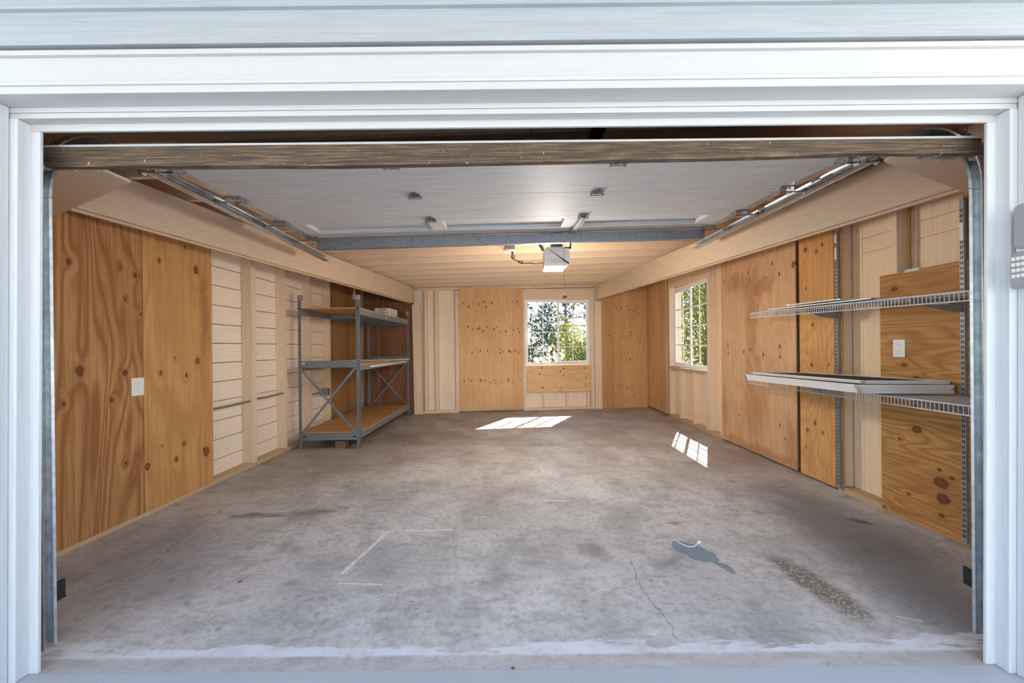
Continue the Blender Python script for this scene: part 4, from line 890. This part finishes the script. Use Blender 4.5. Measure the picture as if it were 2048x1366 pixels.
o = MB().tube([(-2.86, 4.345, .705), (-2.83, 4.6, .700), (-2.80, 4.88, .715)], .010, 8).build('conduit_pipe', M['zinc']); tag(o, 'thin grey pipe on the boards between the first two studs', 'pipe', 'pipes on the gapped boards')
t = root('junction_box', (-2.80, 5.98, .55), 'open grey electrical box low on the stud behind the rack', 'electrical box')
part('box', MB().box(-2.86, -2.77, 5.99, 6.085, .55, .655), M['zinc'], t, bev=.003); part('pipe', MB().tube([(-2.86, 5.55, .60), (-2.83, 5.8, .61), (-2.81, 5.99, .60)], .010, 8), M['zinc'], t)
m = MB().tube([(-2.130, 5.42, 2.086), (-2.132, 5.42, 2.03), (-2.125, 5.42, 1.965), (-2.135, 5.42, 1.905)], .004, 6)
m.tube([(-2.135, 5.42, 2.0), (-2.152, 5.42, 1.97), (-2.155, 5.42, 1.94), (-2.14, 5.42, 1.93), (-2.13, 5.42, 1.95)], .0035, 6)
tag(m.build('rope_loop', M['card']), 'short frayed string loop hanging from the beam above the rack', 'string')
m = MB().tube([(.115, 2.2, 2.46), (.115, 2.2, 2.395)], .004, 6).tube([(.08, 2.2, 2.393), (.115, 2.2, 2.388), (.15, 2.2, 2.396)], .006, 6)
tag(m.build('ceiling_hook', M['zinc']), 'small metal hook under a joist above the raised door', 'hook')
def leaf(x, y, s, col, lab):
    m_ = MB(); 
    for a in range(5):
        t_ = a * 1.256 + .3; m_.prism([(x, y, .004 + a * .001), (x + s * .5 * math.cos(t_ - .4), y + s * .5 * math.sin(t_ - .4), .008), (x + s * math.cos(t_), y + s * math.sin(t_), .012), (x + s * .5 * math.cos(t_ + .4), y + s * .5 * math.sin(t_ + .4), .008)], (0, 0, .0015))
    tag(m_.build('dry_leaf', col), lab, 'leaf', 'fallen leaf bits')
M['rust'] = plain('dry_leaf_brown', srgb(150, 78, 56), .8); M['darkred'] = plain('dry_leaf_red', srgb(128, 22, 34), .7)
leaf(-1.467, 2.139, .017, M['rust'], 'tiny rust brown leaf on the concrete floor'); leaf(-.009, 1.545, .010, M['darkred'], 'tiny dark red leaf on the driveway edge')
m = MB().tube([(1.03, 2.575, .004), (1.045, 2.52, .004), (1.075, 2.475, .004), (1.115, 2.475, .004), (1.15, 2.51, .004), (1.168, 2.525, .005)], .0028, 6).tube([(1.160, 2.52, .005), (1.178, 2.53, .006)], .008, 8)
tag(m.build('white_string', M['vinyl']), 'short white string curled on the blue paint patch', 'string')

# ------------------------------------------------------------------ keypad on the jamb
t = root('keypad', (1.90, 1.46, 1.44), 'grey keypad with open cover on the white jamb at the frame edge', 'keypad')
part('back_plate', MB().box(1.876, 1.9015, 1.435, 1.487, 1.46, 1.74), M['white_plastic'], t, bev=.004)
part('keypad_body', MB().box(1.848, 1.8755, 1.43, 1.482, 1.445, 1.580), M['grey_plastic'], t, bev=.006)
m = MB()
for r_ in range(4):
    for c_ in range(3): m.box(1.8455, 1.849, 1.438 + c_ * .014, 1.448 + c_ * .014, 1.485 + r_ * .021, 1.497 + r_ * .021)
part('keys', m, M['white_plastic'], t)
part('flip_cover', MB().prism([(1.872, y, z_) for y, z_ in rr([(1.43, 1.59), (1.478, 1.59), (1.478, 1.752), (1.43, 1.752)], .02)], (-.016, 0, 0)), M['grey_plastic'], t, bev=.004)

# ------------------------------------------------------------------ greenery outside
def tree(name, base, h, spread, n_l, mat, lab, cat, seed, low=.15, leaf_s=.07, trunk=.09, lean=(0, 0), blobs=16, dens=.55, group=None):
    r_ = random.Random(seed); b = Vector(base); t_ = root(name, tuple(b), lab, cat, group); w_ = MB(); tips = []
    top = b + Vector((lean[0], lean[1], h * .92)); pts = [b.lerp(top, k / 5) + Vector((r_.uniform(-.06, .06), r_.uniform(-.06, .06), 0)) * (1 if k else 0) for k in range(6)]
    w_.tube(pts, [trunk * (1 - .15 * k) for k in range(6)], 7)
    for k in range(blobs):
        u = low + (1 - low) * (k + .5) / blobs; p = b.lerp(top, u); a_ = r_.uniform(0, 6.283); rad = spread * (1 - .35 * abs(u - .6)) * r_.uniform(.35, 1)
        q = p + Vector((math.cos(a_) * rad, math.sin(a_) * rad, r_.uniform(.1, .5) * spread)); mid = p.lerp(q, .5) + Vector((0, 0, -.06 * spread))
        w_.tube([p, mid, q], [trunk * .35, trunk * .25, trunk * .1], 5); tips.append((q, mid))
    lv = MB()
    for k in range(n_l):
        q, mid = r_.choice(tips); c_ = q.lerp(mid, r_.random() * .5); p = c_ + Vector((r_.gauss(0, 1), r_.gauss(0, 1), r_.gauss(0, .8))) * spread * dens * .45
        if p.z < b.z: p.z = b.z + abs(p.z - b.z)
        n_ = Vector((r_.gauss(0, 1), r_.gauss(0, 1), r_.gauss(0, 1) + .4)).normalized(); a_ = n_.cross(Vector((r_.random(), r_.random(), r_.random()))).normalized(); c2 = n_.cross(a_); s_ = leaf_s * r_.uniform(.6, 1.3)
        lv.add([p - a_ * s_ * .5, p + c2 * s_ * .22, p + a_ * s_ * .5, p - c2 * s_ * .22], [(0, 1, 2, 3)])
    part('trunk', w_, M['bark'], t_)
    me = bpy.data.meshes.new('crown'); me.from_pydata([tuple(Vector(p) - b) for p in lv.v], [], lv.f); me.materials.append(mat); o_ = bpy.data.objects.new('crown', me); C.objects.link(o_); o_.parent = t_
    return t_
tree('eucalyptus_tree', (2.25, 16.5, -.3), 5.4, 1.7, 2600, M['leaf_dark'], 'tall dark leafed tree with bare branches seen through the back window', 'tree', 11, low=.12, leaf_s=.19, trunk=.08, blobs=30, dens=.36)
tree('eucalyptus_tree', (.95, 19, -.9), 4.4, 1.2, 1500, M['leaf_dark'], 'sparser dark tree near the middle of the back window view', 'tree', 5, low=.25, leaf_s=.20, trunk=.05, blobs=16, dens=.36)
tree('garden_bush', (1.95, 13.2, -.2), 2.15, .62, 5200, M['leaf_yellow'], 'bright yellow green bush low in the back window', 'bush', 8, low=.1, leaf_s=.07, trunk=.03, blobs=24, dens=.75)
tree('garden_bush', (1.98, 11.2, -.2), 1.6, .45, 2500, M['leaf_green'], 'darker green bush in the lower corner of the back window', 'bush', 9, low=.1, leaf_s=.07, trunk=.03, blobs=18, dens=.75)
tree('garden_bush', (.45, 14.2, -.5), 1.75, .45, 450, M['leaf_dark'], 'thin sparse shrub low in the back window', 'bush', 21, low=.2, leaf_s=.09, trunk=.02, blobs=14, dens=.7)
HG = [(4.2, 9.7), (5.3, 11.6), (6.6, 13.8), (4.1, 11.9)]
first = None
for i, (x, y) in enumerate(HG):                              # one hedge that runs along the neighbour's side
    h_ = tree('garden_hedge', (x + .5, y, -.15), 4.4, 1.0, 8000, M['leaf_green'] if i % 2 else M['leaf_yellow'], 'tall leafy sunlit hedge outside the side window', 'hedge', 40 + i, low=.08, leaf_s=.085, trunk=.05, blobs=40, dens=.75)
    if first is None: first = h_; continue
    for ch in [o_ for o_ in C.objects if o_.parent == h_]:
        ch.parent = first; ch.location = h_.location - first.location
    bpy.data.objects.remove(h_)
# unseen pale house shape added behind the camera to bounce sunlight indoors
M['stucco'] = plain('pale_stucco', srgb(206, 208, 212), .9)
struct('bounce_wall', MB().box(-11, 11, -26, -20, -.5, 5.2).prism([(-11.6, -26.6, 5.2), (-11.6, -19.4, 5.2), (-11.6, -23, 7.2)], (23.2, 0, 0)), M['stucco'])
